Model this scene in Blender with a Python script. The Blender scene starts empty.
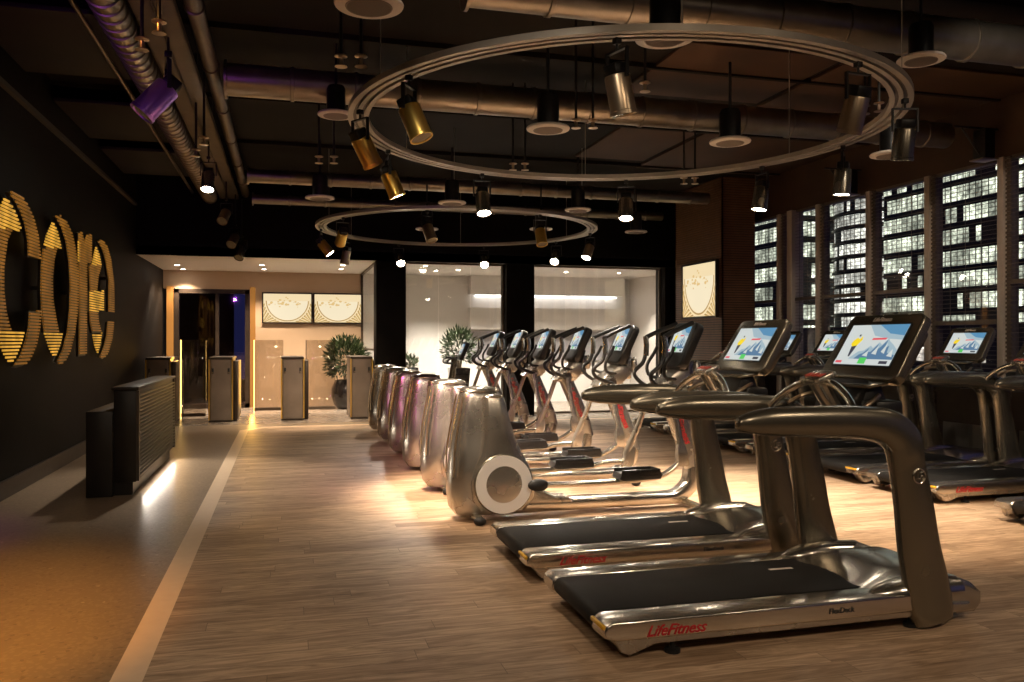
import bpy, bmesh, math, random
from mathutils import Vector, Matrix
PI = math.pi
S = bpy.context.scene
C = S.collection
R = random.Random(7)

# ------------------------------------------------------------ camera, world, exposure
YAW = math.atan(226/830)
cam = bpy.data.objects.new('camera', bpy.data.cameras.new('camera')); C.objects.link(cam)
cam.location = (0, 0, 1.4); cam.rotation_euler = (PI/2, 0, -YAW)
cam.data.sensor_width = 36; cam.data.lens = 830/1024*36; cam.data.clip_end = 600
S.camera = cam
w = bpy.data.worlds.new('night'); S.world = w; w.use_nodes = True
w.node_tree.nodes['Background'].inputs[0].default_value = (.014, .018, .075, 1)
w.node_tree.nodes['Background'].inputs[1].default_value = 1.0
S.view_settings.view_transform = 'Standard'; S.view_settings.look = 'None'
S.view_settings.gamma = 1; S.view_settings.use_curve_mapping = False
S.view_settings.exposure = 0.0
S.cycles.use_denoising = True
S.cycles.max_bounces = 8; S.cycles.sample_clamp_indirect = 6
WARM = (1.0, .78, .56); WHITE = (1.0, .88, .74); AMBER = (1.0, .50, .08); VIOLET = (.65, .12, 1.0)
SI, CO = math.sin(YAW), math.cos(YAW)

def ray(u):
    a = (u-512)/830
    return Vector((SI+a*CO, CO-a*SI))
def lamp_spot(name, loc, aim, energy, color, size=60, blend=.6, radius=.05, parent=None, mat=None):
    l = bpy.data.lights.new(name, 'SPOT'); l.energy = energy; l.color = color
    l.spot_size = math.radians(size); l.spot_blend = blend; l.shadow_soft_size = radius
    o = bpy.data.objects.new(name, l); C.objects.link(o)
    o.location = loc
    if mat is not None: o.rotation_euler = mat
    else: o.rotation_euler = (Vector(aim)-Vector(loc)).to_track_quat('-Z', 'Y').to_euler()
    if parent: o.parent = parent
    return o
def lamp_area(name, loc, aim, energy, color, sx, sy, parent=None):
    l = bpy.data.lights.new(name, 'AREA'); l.energy = energy; l.color = color
    l.shape = 'RECTANGLE'; l.size = sx; l.size_y = sy
    o = bpy.data.objects.new(name, l); C.objects.link(o); o.location = loc
    o.rotation_euler = (Vector(aim)-Vector(loc)).to_track_quat('-Z', 'Y').to_euler()
    if parent: o.parent = parent
    return o

# ------------------------------------------------------------ materials
def mat(name, col, rough=.5, metal=0, emit=None, es=0, trans=0, coat=0, alpha=1, ior=1.45):
    m = bpy.data.materials.new(name); m.use_nodes = True
    b = m.node_tree.nodes['Principled BSDF']
    b.inputs['Base Color'].default_value = (*col, 1); b.inputs['Roughness'].default_value = rough
    b.inputs['Metallic'].default_value = metal; b.inputs['IOR'].default_value = ior
    b.inputs['Transmission Weight'].default_value = trans; b.inputs['Coat Weight'].default_value = coat
    b.inputs['Alpha'].default_value = alpha
    if emit: b.inputs['Emission Color'].default_value = (*emit, 1); b.inputs['Emission Strength'].default_value = es
    return m
def nz(m, kind, **kw):
    n = m.node_tree.nodes.new(kind)
    for k, v in kw.items():
        if k in n.inputs: n.inputs[k].default_value = v
        else: setattr(n, k, v)
    return n
def lk(m, a, ao, b, bi): m.node_tree.links.new(a.outputs[ao], b.inputs[bi])
def bsdf(m): return m.node_tree.nodes['Principled BSDF']
def mottled(name, c1, c2, scale, rough, metal=0, bump=0, stretch=(1,1,1), coat=0, r2=None):
    m = mat(name, c1, rough, metal, coat=coat)
    tc = nz(m, 'ShaderNodeTexCoord'); mp = nz(m, 'ShaderNodeMapping'); mp.inputs['Scale'].default_value = stretch
    lk(m, tc, 'Object', mp, 'Vector')
    n = nz(m, 'ShaderNodeTexNoise'); n.inputs['Scale'].default_value = scale; n.inputs['Detail'].default_value = 5
    lk(m, mp, 'Vector', n, 'Vector')
    r = nz(m, 'ShaderNodeValToRGB'); r.color_ramp.elements[0].position = .3; r.color_ramp.elements[1].position = .7
    r.color_ramp.elements[0].color = (*c1, 1); r.color_ramp.elements[1].color = (*c2, 1)
    lk(m, n, 'Fac', r, 'Fac'); lk(m, r, 'Color', bsdf(m), 'Base Color')
    if r2 is not None:
        q = nz(m, 'ShaderNodeMapRange'); q.inputs['To Min'].default_value = rough; q.inputs['To Max'].default_value = r2
        lk(m, n, 'Fac', q, 'Value'); lk(m, q, 'Result', bsdf(m), 'Roughness')
    if bump:
        b = nz(m, 'ShaderNodeBump'); b.inputs['Strength'].default_value = bump; b.inputs['Distance'].default_value = .01
        lk(m, n, 'Fac', b, 'Height'); lk(m, b, 'Normal', bsdf(m), 'Normal')
    return m

M = {}
M['titan'] = mottled('titanium_paint', (.50,.46,.40), (.54,.50,.44), 3, .24, .88, r2=.30)
M['chrome'] = mottled('polished_aluminium', (.70,.65,.57), (.74,.69,.61), 3, .17, .97, r2=.22)
M['dark_titan'] = mottled('dark_titanium', (.24,.215,.165), (.27,.24,.185), 3, .24, .82, r2=.29)
M['black'] = mottled('black_plastic', (.010,.010,.010), (.018,.017,.016), 80, .38)
M['rubber'] = mottled('black_rubber', (.008,.008,.008), (.014,.013,.012), 120, .6)
M['belt'] = mottled('belt', (.012,.011,.010), (.020,.018,.016), 300, .55, bump=.15)
M['white'] = mat('white_ring', (.90,.88,.84), .45)
M['red'] = mat('red_lettering', (.55,.02,.025), .4)
M['ink'] = mat('dark_lettering', (.03,.028,.025), .4)
M['yellow'] = mat('yellow_reflector', (.75,.42,.03), .25)
M['wall_black'] = mottled('black_wall_paint', (.005,.004,.003), (.008,.006,.0045), 3, .6, bump=.03)
M['ceil'] = mottled('dark_ceiling', (.008,.006,.0045), (.015,.011,.008), 1.3, .8, bump=.1)
M['ceil_brown'] = mottled('brown_ceiling_board', (.045,.020,.008), (.070,.033,.013), 1.6, .7, bump=.1)
M['ceil_left'] = mottled('dark_brown_board', (.010,.006,.004), (.020,.011,.006), 1.4, .7, bump=.1)
M['duct'] = mottled('galvanised_duct', (.26,.22,.17), (.36,.31,.25), 5, .28, .9, r2=.42, bump=.08)
M['tray'] = mottled('grey_brown_steel', (.10,.075,.055), (.14,.105,.075), 4, .45, .6)
M['ring'] = mottled('ring_aluminium', (.42,.37,.30), (.46,.41,.34), 20, .4, .5)
M['gold'] = mottled('gold_reflector', (.90,.58,.12), (.98,.66,.18), 4, .30, .9)
M['bronze'] = mottled('bronze_metal', (.50,.38,.25), (.58,.44,.30), 4, .30, .9)
M['purple'] = mottled('violet_reflection_metal', (.50,.22,.90), (.58,.30,.95), 4, .28, .85)  # violet reflection on one spotlight barrel, put into the metal's colour
M['fixture'] = mottled('black_fixture', (.012,.011,.010), (.02,.018,.016), 30, .4, .3)
M['speaker'] = mottled('speaker_white', (.70,.62,.54), (.74,.66,.58), 30, .5)
M['grille'] = mat('speaker_grille', (.30,.25,.21), .6)
M['lens'] = mat('lamp_lens', (.9,.85,.8), .2, emit=(1,.88,.72), es=60)
M['lens_off'] = mat('lamp_lens_off', (.2,.15,.1), .1, emit=(1,.6,.2), es=.02)
M['beige'] = mottled('beige_plaster', (.50,.36,.24), (.54,.39,.265), 2, .6)
M['cream'] = mottled('cream_wall', (.62,.55,.46), (.66,.59,.50), 2, .5)
M['room_white'] = mottled('white_wall', (.76,.73,.70), (.79,.76,.73), 2, .45)
M['room_grey'] = mottled('grey_wall_band', (.40,.39,.42), (.44,.43,.46), 2, .45)
M['frame_dark'] = mottled('dark_brown_frame', (.035,.024,.016), (.05,.034,.024), 10, .4, .3)
M['mullion'] = mottled('bronze_mullion', (.55,.46,.36), (.60,.50,.40), 14, .42, .2)
M['mullion_dark'] = mottled('dark_mullion', (.14,.105,.08), (.18,.135,.10), 14, .4, .3)
M['slat_wood'] = mottled('brown_slat', (.15,.075,.038), (.21,.105,.055), 5, .45, bump=.05, stretch=(1,6,1))
M['desk'] = mottled('dark_desk', (.014,.012,.010), (.022,.018,.015), 6, .42, .2)
M['desk_slat'] = mottled('desk_slat', (.07,.062,.052), (.10,.088,.074), 8, .38, .5)
M['leaf'] = mottled('leaf', (.016,.028,.011), (.045,.07,.025), 14, .4)
M['soil'] = mottled('soil', (.02,.013,.008), (.04,.025,.015), 30, .9)
M['stem'] = mottled('bark', (.06,.04,.025), (.1,.07,.04), 30, .8)
M['pot'] = mottled('glossy_black_pot', (.012,.010,.010), (.02,.016,.015), 4, .12, coat=.5)
M['stone'] = mottled('turnstile_stone', (.20,.155,.12), (.27,.215,.17), 3, .35, .2)
M['sign_dim'] = None
M['stripe'] = mottled('pale_stripe', (.80,.60,.41), (.85,.65,.45), 12, .35)
M['red_led'] = mat('red_keys', (.25,.03,.02), .4, emit=(1,.12,.05), es=.12)
M['navy'] = mat('night_blue_pane', (.02,.03,.09), .3)
M['tile'] = mottled('entry_stone', (.22,.18,.15), (.30,.25,.20), 3, .25)

def glass_mat(name, tint, fac, rough=.02):
    m = bpy.data.materials.new(name); m.use_nodes = True; nt = m.node_tree; nt.nodes.clear()
    o = nt.nodes.new('ShaderNodeOutputMaterial'); mx = nt.nodes.new('ShaderNodeMixShader')
    t = nt.nodes.new('ShaderNodeBsdfTransparent'); t.inputs[0].default_value = (*tint, 1)
    g = nt.nodes.new('ShaderNodeBsdfGlossy'); g.inputs['Roughness'].default_value = rough
    mx.inputs[0].default_value = fac
    nt.links.new(t.outputs[0], mx.inputs[1]); nt.links.new(g.outputs[0], mx.inputs[2]); nt.links.new(mx.outputs[0], o.inputs[0])
    return m
M['glass'] = glass_mat('clear_glass', (.93,.94,.93), .07)
M['glass_gate'] = glass_mat('gate_glass', (.82,.79,.75), .10)
M['glass_dark'] = glass_mat('dark_door_glass', (.80,.74,.76), .06)

def floor_wood():
    m = mat('oak_floor', (.4,.3,.2), .38)
    tc = nz(m, 'ShaderNodeTexCoord')
    br = nz(m, 'ShaderNodeTexBrick'); br.offset = 0; br.squash = 1
    for k, v in {'Scale':1, 'Mortar Size':.0014, 'Brick Width':1.35, 'Row Height':.125, 'Bias':0.0, 'Mortar Smooth':.2}.items(): br.inputs[k].default_value = v
    br.inputs['Color1'].default_value = (.40,.262,.160,1); br.inputs['Color2'].default_value = (.62,.44,.285,1)
    br.inputs['Mortar'].default_value = (.16,.10,.06,1)
    sp = nz(m, 'ShaderNodeSeparateXYZ'); lk(m, tc, 'Object', sp, 0)
    dv = nz(m, 'ShaderNodeMath', operation='DIVIDE'); lk(m, sp, 'Y', dv, 0); dv.inputs[1].default_value = .125
    fl = nz(m, 'ShaderNodeMath', operation='FLOOR'); lk(m, dv, 0, fl, 0)
    wn = nz(m, 'ShaderNodeTexWhiteNoise'); wn.noise_dimensions = '1D'; lk(m, fl, 0, wn, 'W')
    ml = nz(m, 'ShaderNodeMath', operation='MULTIPLY_ADD'); lk(m, wn, 'Value', ml, 0); ml.inputs[1].default_value = 7.3; lk(m, sp, 'X', ml, 2)
    cb = nz(m, 'ShaderNodeCombineXYZ'); lk(m, ml, 0, cb, 'X'); lk(m, sp, 'Y', cb, 'Y')
    lk(m, cb, 0, br, 'Vector')
    mp = nz(m, 'ShaderNodeMapping'); mp.inputs['Scale'].default_value = (1.0, 8, 1); lk(m, tc, 'Object', mp, 'Vector')
    # shift the grain per plank
    add = nz(m, 'ShaderNodeVectorMath', operation='ADD'); sc = nz(m, 'ShaderNodeVectorMath', operation='SCALE'); sc.inputs['Scale'].default_value = 30
    lk(m, br, 'Color', sc, 0); lk(m, mp, 'Vector', add, 0); lk(m, sc, 'Vector', add, 1)
    n = nz(m, 'ShaderNodeTexNoise'); n.inputs['Scale'].default_value = 2.2; n.inputs['Detail'].default_value = 8; n.inputs['Roughness'].default_value = .62
    n.inputs['Distortion'].default_value = 1.9
    lk(m, add, 'Vector', n, 'Vector')
    r = nz(m, 'ShaderNodeValToRGB'); r.color_ramp.elements[0].position = .28; r.color_ramp.elements[1].position = .66
    r.color_ramp.elements[0].color = (.40,.34,.28,1); r.color_ramp.elements[1].color = (1.15,1.15,1.15,1)
    lk(m, n, 'Fac', r, 'Fac')
    mx = nz(m, 'ShaderNodeMix', data_type='RGBA', blend_type='MULTIPLY'); mx.inputs[0].default_value = 1
    m.node_tree.links.new(br.outputs['Color'], mx.inputs[6]); m.node_tree.links.new(r.outputs['Color'], mx.inputs[7])
    m.node_tree.links.new(mx.outputs[2], bsdf(m).inputs['Base Color'])
    q = nz(m, 'ShaderNodeMapRange'); q.inputs['To Min'].default_value = .50; q.inputs['To Max'].default_value = .34
    lk(m, n, 'Fac', q, 'Value'); lk(m, q, 'Result', bsdf(m), 'Roughness')
    b = nz(m, 'ShaderNodeBump'); b.inputs['Strength'].default_value = .25; b.inputs['Distance'].default_value = .004
    lk(m, n, 'Fac', b, 'Height'); lk(m, b, 'Normal', bsdf(m), 'Normal')
    return m
def floor_terrazzo():
    m = mat('speckled_terrazzo', (.2,.14,.09), .22)
    tc = nz(m, 'ShaderNodeTexCoord')
    v = nz(m, 'ShaderNodeTexVoronoi'); v.inputs['Scale'].default_value = 55; lk(m, tc, 'Object', v, 'Vector')
    r = nz(m, 'ShaderNodeValToRGB'); r.color_ramp.interpolation = 'CONSTANT'
    e = r.color_ramp.elements; e[0].color = (.26,.19,.125,1); e[1].position = .62; e[1].color = (.31,.23,.155,1)
    x = e.new(.86); x.color = (.19,.13,.09,1); x = e.new(.96); x.color = (.52,.42,.30,1)
    lk(m, v, 'Color', r, 'Fac'); lk(m, r, 'Color', bsdf(m), 'Base Color')
    n = nz(m, 'ShaderNodeTexNoise'); n.inputs['Scale'].default_value = 3; lk(m, tc, 'Object', n, 'Vector')
    q = nz(m, 'ShaderNodeMapRange'); q.inputs['To Min'].default_value = .27; q.inputs['To Max'].default_value = .33
    lk(m, n, 'Fac', q, 'Value'); lk(m, q, 'Result', bsdf(m), 'Roughness')
    return m
M['wood'] = floor_wood(); M['terrazzo'] = floor_terrazzo()

def sign_mat(name, col, strength):
    m = mat(name, (.05,.024,.008), .5, .3, emit=col, es=strength)
    tc = nz(m, 'ShaderNodeTexCoord'); n = nz(m, 'ShaderNodeTexNoise'); n.inputs['Scale'].default_value = 4
    lk(m, tc, 'Object', n, 'Vector')
    q = nz(m, 'ShaderNodeMapRange'); q.inputs['From Min'].default_value = .3; q.inputs['From Max'].default_value = .7
    q.inputs['To Min'].default_value = strength*.55; q.inputs['To Max'].default_value = strength*1.3
    lk(m, n, 'Fac', q, 'Value'); lk(m, q, 'Result', bsdf(m), 'Emission Strength')
    return m
M['sign_dim'] = sign_mat('sign_glow_dim', (1,.40,.05), .21)
M['sign_bright'] = sign_mat('sign_glow_bright', (1,.50,.06), .75)
M['sign_edge'] = mottled('sign_black', (.01,.008,.006), (.015,.012,.01), 8, .5)
M['amber_strip'] = mat('amber_strip', (1,.6,.2), .4, emit=(1,.62,.18), es=3.2)
M['orange_reveal'] = mat('orange_reveal', (.16,.07,.015), .5, emit=(1,.42,.08), es=.28)

def em(name, col, es=1.0): return mat(name, (0,0,0), .6, emit=col, es=es)
SCR = [em('screen_sky',(.10,.27,.45),1.0), em('screen_snow',(.62,.66,.64),1.0), em('screen_rock',(.10,.20,.33),1.0), em('screen_yellow',(.95,.70,.02),1.0),
       em('screen_dark',(.05,.05,.07),1.0), em('screen_green',(.10,.60,.12),1.0), em('screen_red',(.75,.10,.12),1.0), em('screen_haze',(.36,.48,.54),1.0)]
ART = [em('art_cream',(1.0,.80,.48),.9), em('art_gold',(.62,.36,.10),.8), em('art_pale',(1.0,.86,.60),.92), em('art_honey',(.90,.62,.25),.85)]

def tower_mat(name, fh, cw, tint, seed, lit=.25, lo=.18, hi=.88, s=1.0):
    m = mat(name, (.02,.02,.02), .6)
    nt = m.node_tree
    tc = nz(m, 'ShaderNodeTexCoord'); sp = nz(m, 'ShaderNodeSeparateXYZ'); lk(m, tc, 'Object', sp, 0)
    def mth(op, a, b=None):
        n = nt.nodes.new('ShaderNodeMath'); n.operation = op
        for i, x in enumerate((a, b)):
            if x is None: continue
            if isinstance(x, (int, float)): n.inputs[i].default_value = x
            else: nt.links.new(x, n.inputs[i])
        return n.outputs[0]
    hor = mth('ADD', sp.outputs['Y'], mth('MULTIPLY', sp.outputs['X'], .71))
    fz = mth('DIVIDE', sp.outputs['Z'], fh); fy = mth('DIVIDE', hor, cw)
    cz = mth('FLOOR', fz); cy = mth('FLOOR', fy); gz = mth('FRACT', fz); gy = mth('FRACT', fy)
    cb = nt.nodes.new('ShaderNodeCombineXYZ'); nt.links.new(cy, cb.inputs[0]); nt.links.new(cz, cb.inputs[1]); cb.inputs[2].default_value = seed
    wn = nt.nodes.new('ShaderNodeTexWhiteNoise'); nt.links.new(cb.outputs[0], wn.inputs['Vector'])
    cb2 = nt.nodes.new('ShaderNodeCombineXYZ'); nt.links.new(mth('FLOOR', mth('DIVIDE', fy, 5)), cb2.inputs[0]); nt.links.new(cz, cb2.inputs[1]); cb2.inputs[2].default_value = seed+5
    wn2 = nt.nodes.new('ShaderNodeTexWhiteNoise'); nt.links.new(cb2.outputs[0], wn2.inputs['Vector'])
    a = mth('GREATER_THAN', mth('ADD', mth('MULTIPLY', wn.outputs['Value'], .45), mth('MULTIPLY', wn2.outputs['Value'], .55)), lit)
    band = mth('MULTIPLY', mth('GREATER_THAN', gz, lo), mth('LESS_THAN', gz, hi))
    mul = mth('MULTIPLY', mth('GREATER_THAN', gy, .10), mth('LESS_THAN', gy, .95))
    ns = nt.nodes.new('ShaderNodeTexNoise'); ns.inputs['Scale'].default_value = 1.6; ns.inputs['Detail'].default_value = 4; nt.links.new(tc.outputs['Object'], ns.inputs['Vector'])
    var = mth('ADD', .25, mth('MULTIPLY', mth('POWER', ns.outputs['Fac'], 3.0), 4.5))
    ns2 = nt.nodes.new('ShaderNodeTexNoise'); ns2.inputs['Scale'].default_value = .22; ns2.inputs['Detail'].default_value = 3; nt.links.new(tc.outputs['Object'], ns2.inputs['Vector'])
    var = mth('MULTIPLY', var, mth('ADD', .15, mth('MULTIPLY', mth('POWER', ns2.outputs['Fac'], 3.0), 7.0)))
    v = mth('MULTIPLY', mth('MULTIPLY', mth('MULTIPLY', a, band), mul), mth('MULTIPLY', var, mth('ADD', .45, mth('MULTIPLY', wn.outputs['Value'], .65))))
    v = mth('MULTIPLY', v, s)
    b = bsdf(m); b.inputs['Emission Color'].default_value = (*tint, 1); nt.links.new(v, b.inputs['Emission Strength'])
    return m

bsdf(M['wall_black']).inputs['Specular IOR Level'].default_value = .12
bsdf(M['ceil']).inputs['Specular IOR Level'].default_value = .2
bsdf(M['belt']).inputs['Specular IOR Level'].default_value = .15

# ------------------------------------------------------------ mesh helpers
class MB:
    def __init__(s): s.v = []; s.f = []; s.m = []; s.sm = []
    def add(s, vs, fs, mi=0, smooth=True):
        n = len(s.v); s.v += [tuple(v) for v in vs]
        for f in fs: s.f.append([i+n for i in f]); s.m.append(mi); s.sm.append(smooth)
        return s
    def addbm(s, bm, mi=0, smooth=True):
        bm.verts.ensure_lookup_table(); bm.verts.index_update()
        s.add([v.co.copy() for v in bm.verts], [[v.index for v in f.verts] for f in bm.faces], mi, smooth); bm.free(); return s
    def box(s, x0, x1, y0, y1, z0, z1, bev=0, mi=0, seg=2, rot=None, piv=None):
        bm = bmesh.new(); bmesh.ops.create_cube(bm, size=1)
        for v in bm.verts: v.co = Vector(((x0+x1)/2+v.co.x*(x1-x0), (y0+y1)/2+v.co.y*(y1-y0), (z0+z1)/2+v.co.z*(z1-z0)))
        if bev: bmesh.ops.bevel(bm, geom=bm.edges[:], offset=bev, segments=seg, affect='EDGES', profile=.5)
        if rot is not None:
            p = Vector(piv); 
            for v in bm.verts: v.co = p + rot @ (v.co-p)
        return s.addbm(bm, mi)
    def prism(s, pts, axis, a, b, bev=0, mi=0, seg=2):
        """pts: 2D outline; axis 'x','y','z': extrude along it from a to b"""
        def P(p, t): return {'y': (p[0], t, p[1]), 'x': (t, p[0], p[1]), 'z': (p[0], p[1], t)}[axis]
        bm = bmesh.new(); A = [bm.verts.new(P(p, a)) for p in pts]; B = [bm.verts.new(P(p, b)) for p in pts]
        bm.faces.new(A); bm.faces.new(B[::-1]); n = len(pts)
        for i in range(n): bm.faces.new((A[i], B[i], B[(i+1) % n], A[(i+1) % n]))
        bmesh.ops.recalc_face_normals(bm, faces=bm.faces[:])
        if bev:
            es = [e for e in bm.edges if all(v in A for v in e.verts) or all(v in B for v in e.verts)]
            bmesh.ops.bevel(bm, geom=es, offset=bev, segments=seg, affect='EDGES', profile=.5)
        return s.addbm(bm, mi)
    def loft(s, rings, cap=True, closed=False, mi=0):
        n = len(rings[0]); vs = [p for r in rings for p in r]; fs = []
        k = len(rings)
        for i in range(k if closed else k-1):
            j = (i+1) % k
            for q in range(n): fs.append([i*n+q, i*n+(q+1) % n, j*n+(q+1) % n, j*n+q])
        if cap and not closed: fs.append(list(range(n))[::-1]); fs.append([(k-1)*n+q for q in range(n)])
        return s.add(vs, fs, mi)
    def tube(s, pts, r, n=10, closed=False, mi=0, flat=1.0, cap=True):
        pts = [Vector(p) for p in pts]; k = len(pts); rings = []; up = None
        for i, p in enumerate(pts):
            if closed: t = pts[(i+1) % k]-pts[i-1]
            else: t = pts[min(i+1, k-1)]-pts[max(i-1, 0)]
            t.normalize()
            if up is None: up = Vector((0, 0, 1)) if abs(t.z) < .9 else Vector((1, 0, 0))
            sd = t.cross(up).normalized(); up2 = sd.cross(t).normalized(); up = up2
            rr = r[i] if isinstance(r, (list, tuple)) else r
            rings.append([p+sd*math.cos(a)*rr+up2*math.sin(a)*rr*flat for a in [2*PI*q/n for q in range(n)]])
        return s.loft(rings, cap=cap, closed=closed, mi=mi)
    def sweepxz(s, path, y0, n=20, e=2.6, mi=0):
        """path of (x,z,thick,widthY): rounded bar bent in the xz plane"""
        rings = []; k = len(path)
        for i, (x, z, th, wy) in enumerate(path):
            a = path[max(i-1, 0)]; b = path[min(i+1, k-1)]
            t = Vector((b[0]-a[0], 0, b[1]-a[1])).normalized(); nn = Vector((-t.z, 0, t.x))
            ring = []
            for q in range(n):
                g = 2*PI*q/n; c, d = math.cos(g), math.sin(g)
                ex = 2/e
                px = math.copysign(abs(c)**ex, c)*th/2; py = math.copysign(abs(d)**ex, d)*wy/2
                ring.append(Vector((x, y0, z))+nn*px+Vector((0, 1, 0))*py)
            rings.append(ring)
        return s.loft(rings, mi=mi)
    def lathe(s, prof, c=(0,0,0), axis='z', n=24, mi=0, cap=False):
        rings = []
        for r, h in prof:
            ring = []
            for q in range(n):
                a = 2*PI*q/n; u, v = r*math.cos(a), r*math.sin(a)
                p = {'z': (u, v, h), 'y': (u, h, v), 'x': (h, u, v)}[axis]
                ring.append(Vector(c)+Vector(p))
            rings.append(ring)
        return s.loft(rings, cap=cap, mi=mi)
    def ellipsoid(s, c, r, n=14, m=9, mi=0):
        rings = []
        for i in range(1, m):
            a = PI*i/m
            rings.append([Vector((c[0]+r[0]*math.sin(a)*math.cos(2*PI*q/n), c[1]+r[1]*math.sin(a)*math.sin(2*PI*q/n), c[2]-r[2]*math.cos(a))) for q in range(n)])
        return s.loft(rings, mi=mi)
    def poly(s, pts, mi=0): return s.add(pts, [list(range(len(pts)))], mi, False)
    def xf(s, mtx, start=0):
        for i in range(start, len(s.v)): s.v[i] = tuple(mtx @ Vector(s.v[i]))
        return s
    def build(s, name, mats, parent=None, ang=35):
        me = bpy.data.meshes.new(name); me.from_pydata(s.v, [], s.f)
        if not isinstance(mats, (list, tuple)): mats = [mats]
        for mm in mats: me.materials.append(mm)
        me.polygons.foreach_set('material_index', s.m); me.polygons.foreach_set('use_smooth', s.sm)
        bm = bmesh.new(); bm.from_mesh(me); bmesh.ops.recalc_face_normals(bm, faces=bm.faces[:]); bm.to_mesh(me); bm.free()
        me.set_sharp_from_angle(angle=math.radians(ang)); me.update()
        o = bpy.data.objects.new(name, me); C.objects.link(o)
        if parent: o.parent = parent
        return o
def empty(name, label, cat, loc=(0,0,0), rz=0, group=None):
    o = bpy.data.objects.new(name, None); C.objects.link(o); o.location = loc; o.rotation_euler = (0,0,rz); o.empty_display_size = .1
    o['label'] = label; o['category'] = cat
    if group: o['group'] = group
    return o
def tag(o, label, cat, group=None, kind=None):
    o['label'] = label; o['category'] = cat
    if group: o['group'] = group
    if kind: o['kind'] = kind
    return o
def struct(o, label=None):
    o['kind'] = 'structure'
    if label: o['label'] = label
    return o
def copy_tree(o, parent=None):
    c = o.copy(); C.objects.link(c)
    if parent: c.parent = parent
    for ch in list(o.children): copy_tree(ch, c)
    return c
def text(body, size, mats, parent, name, mtx, shear=.25, ext=.0012):
    cu = bpy.data.curves.new('t', 'FONT'); cu.body = body; cu.size = size; cu.shear = shear; cu.extrude = ext; cu.align_x = 'LEFT'; cu.offset = size*.012
    t = bpy.data.objects.new('t', cu); C.objects.link(t)
    bpy.context.view_layer.update()
    dg = bpy.context.evaluated_depsgraph_get()
    me = bpy.data.meshes.new_from_object(t.evaluated_get(dg)); bpy.data.objects.remove(t)
    me.transform(mtx); me.materials.clear(); me.materials.append(mats)
    o = bpy.data.objects.new(name, me); C.objects.link(o)
    if parent: o.parent = parent
    return o
def basis(origin, xa, ya):
    xa = Vector(xa).normalized(); ya = Vector(ya).normalized(); za = xa.cross(ya)
    m = Matrix((xa, ya, za)).transposed().to_4x4(); m.translation = Vector(origin); return m
def lerp(a, b, t): return a+(b-a)*t
def smooth_path(pts, k=6):
    """Catmull-Rom over tuples"""
    out = []; n = len(pts)
    for i in range(n-1):
        p0, p1, p2, p3 = pts[max(i-1,0)], pts[i], pts[i+1], pts[min(i+2,n-1)]
        for q in range(k):
            t = q/k
            out.append(tuple(.5*((2*b)+(-a+c)*t+(2*a-5*b+4*c-d)*t*t+(-a+3*b-3*c+d)*t**3) for a, b, c, d in zip(p0,p1,p2,p3)))
    out.append(tuple(pts[-1])); return out

# ------------------------------------------------------------ room shell
XL, XR, YF, YB, YE, YN = -2.43, 7.9, 15.1, 15.3, 18.3, -2.5
HC, HE = 4.2, 2.86
def slab(name, x0, x1, y0, y1, z0, z1, m): return struct(MB().box(x0, x1, y0, y1, z0, z1).build(name, m))
b = MB().prism([(-.57,YN),(XR,YN),(XR,14.0),(-.30,14.0),(-.57,13.6)], 'z', -.1, 0); struct(b.build('floor', M['wood']), 'oak plank floor')
b = MB().prism([(XL,YN),(-.70,YN),(-.70,13.66),(-.36,14.13),(XR,14.13),(XR,14.6),(XL,14.6)], 'z', -.1, 0); struct(b.build('floor_terrazzo', M['terrazzo']), 'brown speckled terrazzo floor')
b = MB().prism([(-.70,YN),(-.57,YN),(-.57,13.6),(-.30,14.0),(XR,14.0),(XR,14.13),(-.36,14.13),(-.70,13.66)], 'z', -.1, .0005); struct(b.build('trim_1', M['stripe']), 'pale stripe set into the floor between wood and terrazzo')
slab('floor_entry', XL-.2, XR, 14.6, YE+3.5, -.1, 0, M['tile'])
struct(MB().box(XL-.2, XL, YN, YE, 0, HC).build('wall_left', M['wall_black']))
struct(MB().box(XL, XL+.035, YN, YE, 0, .16, .004).build('baseboard_left', M['frame_dark']))
slab('wall_near', XL, XR, YN-.2, YN, 0, HC, M['wall_black'])
slab('ceiling', XL, XR+.2, YN, YF+.1, HC, HC+.2, M['ceil'])
slab('ceiling_entry', XL, XR, YF, YE, HE, HE+.15, M['room_white'])
slab('wall_bulkhead', XL, XR, YF, YF+.12, HE, HC, M['wall_black'])
# back wall of the entry with door opening
XD0, XD1, HD = -2.36, -.66, 2.48
struct(MB().box(XD1, 1.6, YE, YE+.15, 0, HE).box(XL, XD1, YE, YE+.15, HD, HE).build('wall_back', M['beige']), 'beige back wall of the entry hall')
def pane_frame(b, x0, x1, y0, y1, z0, z1, t, axis='x'):
    b.box(x0, x1, y0, y1, z0, z0+t); b.box(x0, x1, y0, y1, z1-t, z1)
    if axis == 'x': b.box(x0, x0+t, y0, y1, z0, z1); b.box(x1-t, x1, y0, y1, z0, z1)
    else: b.box(x0, x1, y0, y0+t, z0, z1); b.box(x0, x1, y1-t, y1, z0, z1)
    return b
d = struct(pane_frame(MB(), XD0+.14, XD1-.08, YE-.02, YE+.13, 0, HD, .09).build('door_1', M['frame_dark']), 'dark framed glass entrance door')
MB().box(XD0+.23, -1.40, YE+.04, YE+.06, .05, HD-.09).box(-1.36, XD1-.17, YE+.07, YE+.09, .05, HD-.09).build('glass_leaf', M['glass_dark'], d)
MB().box(-1.42, -1.35, YE+.02, YE+.10, .05, HD-.09).build('door_stile', M['frame_dark'], d)
struct(MB().box(XD0, XD0+.13, YE-.05, YE+.02, 0, HD+.05).build('trim_2', M['orange_reveal']), 'orange lit reveal left of the entrance door')
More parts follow.
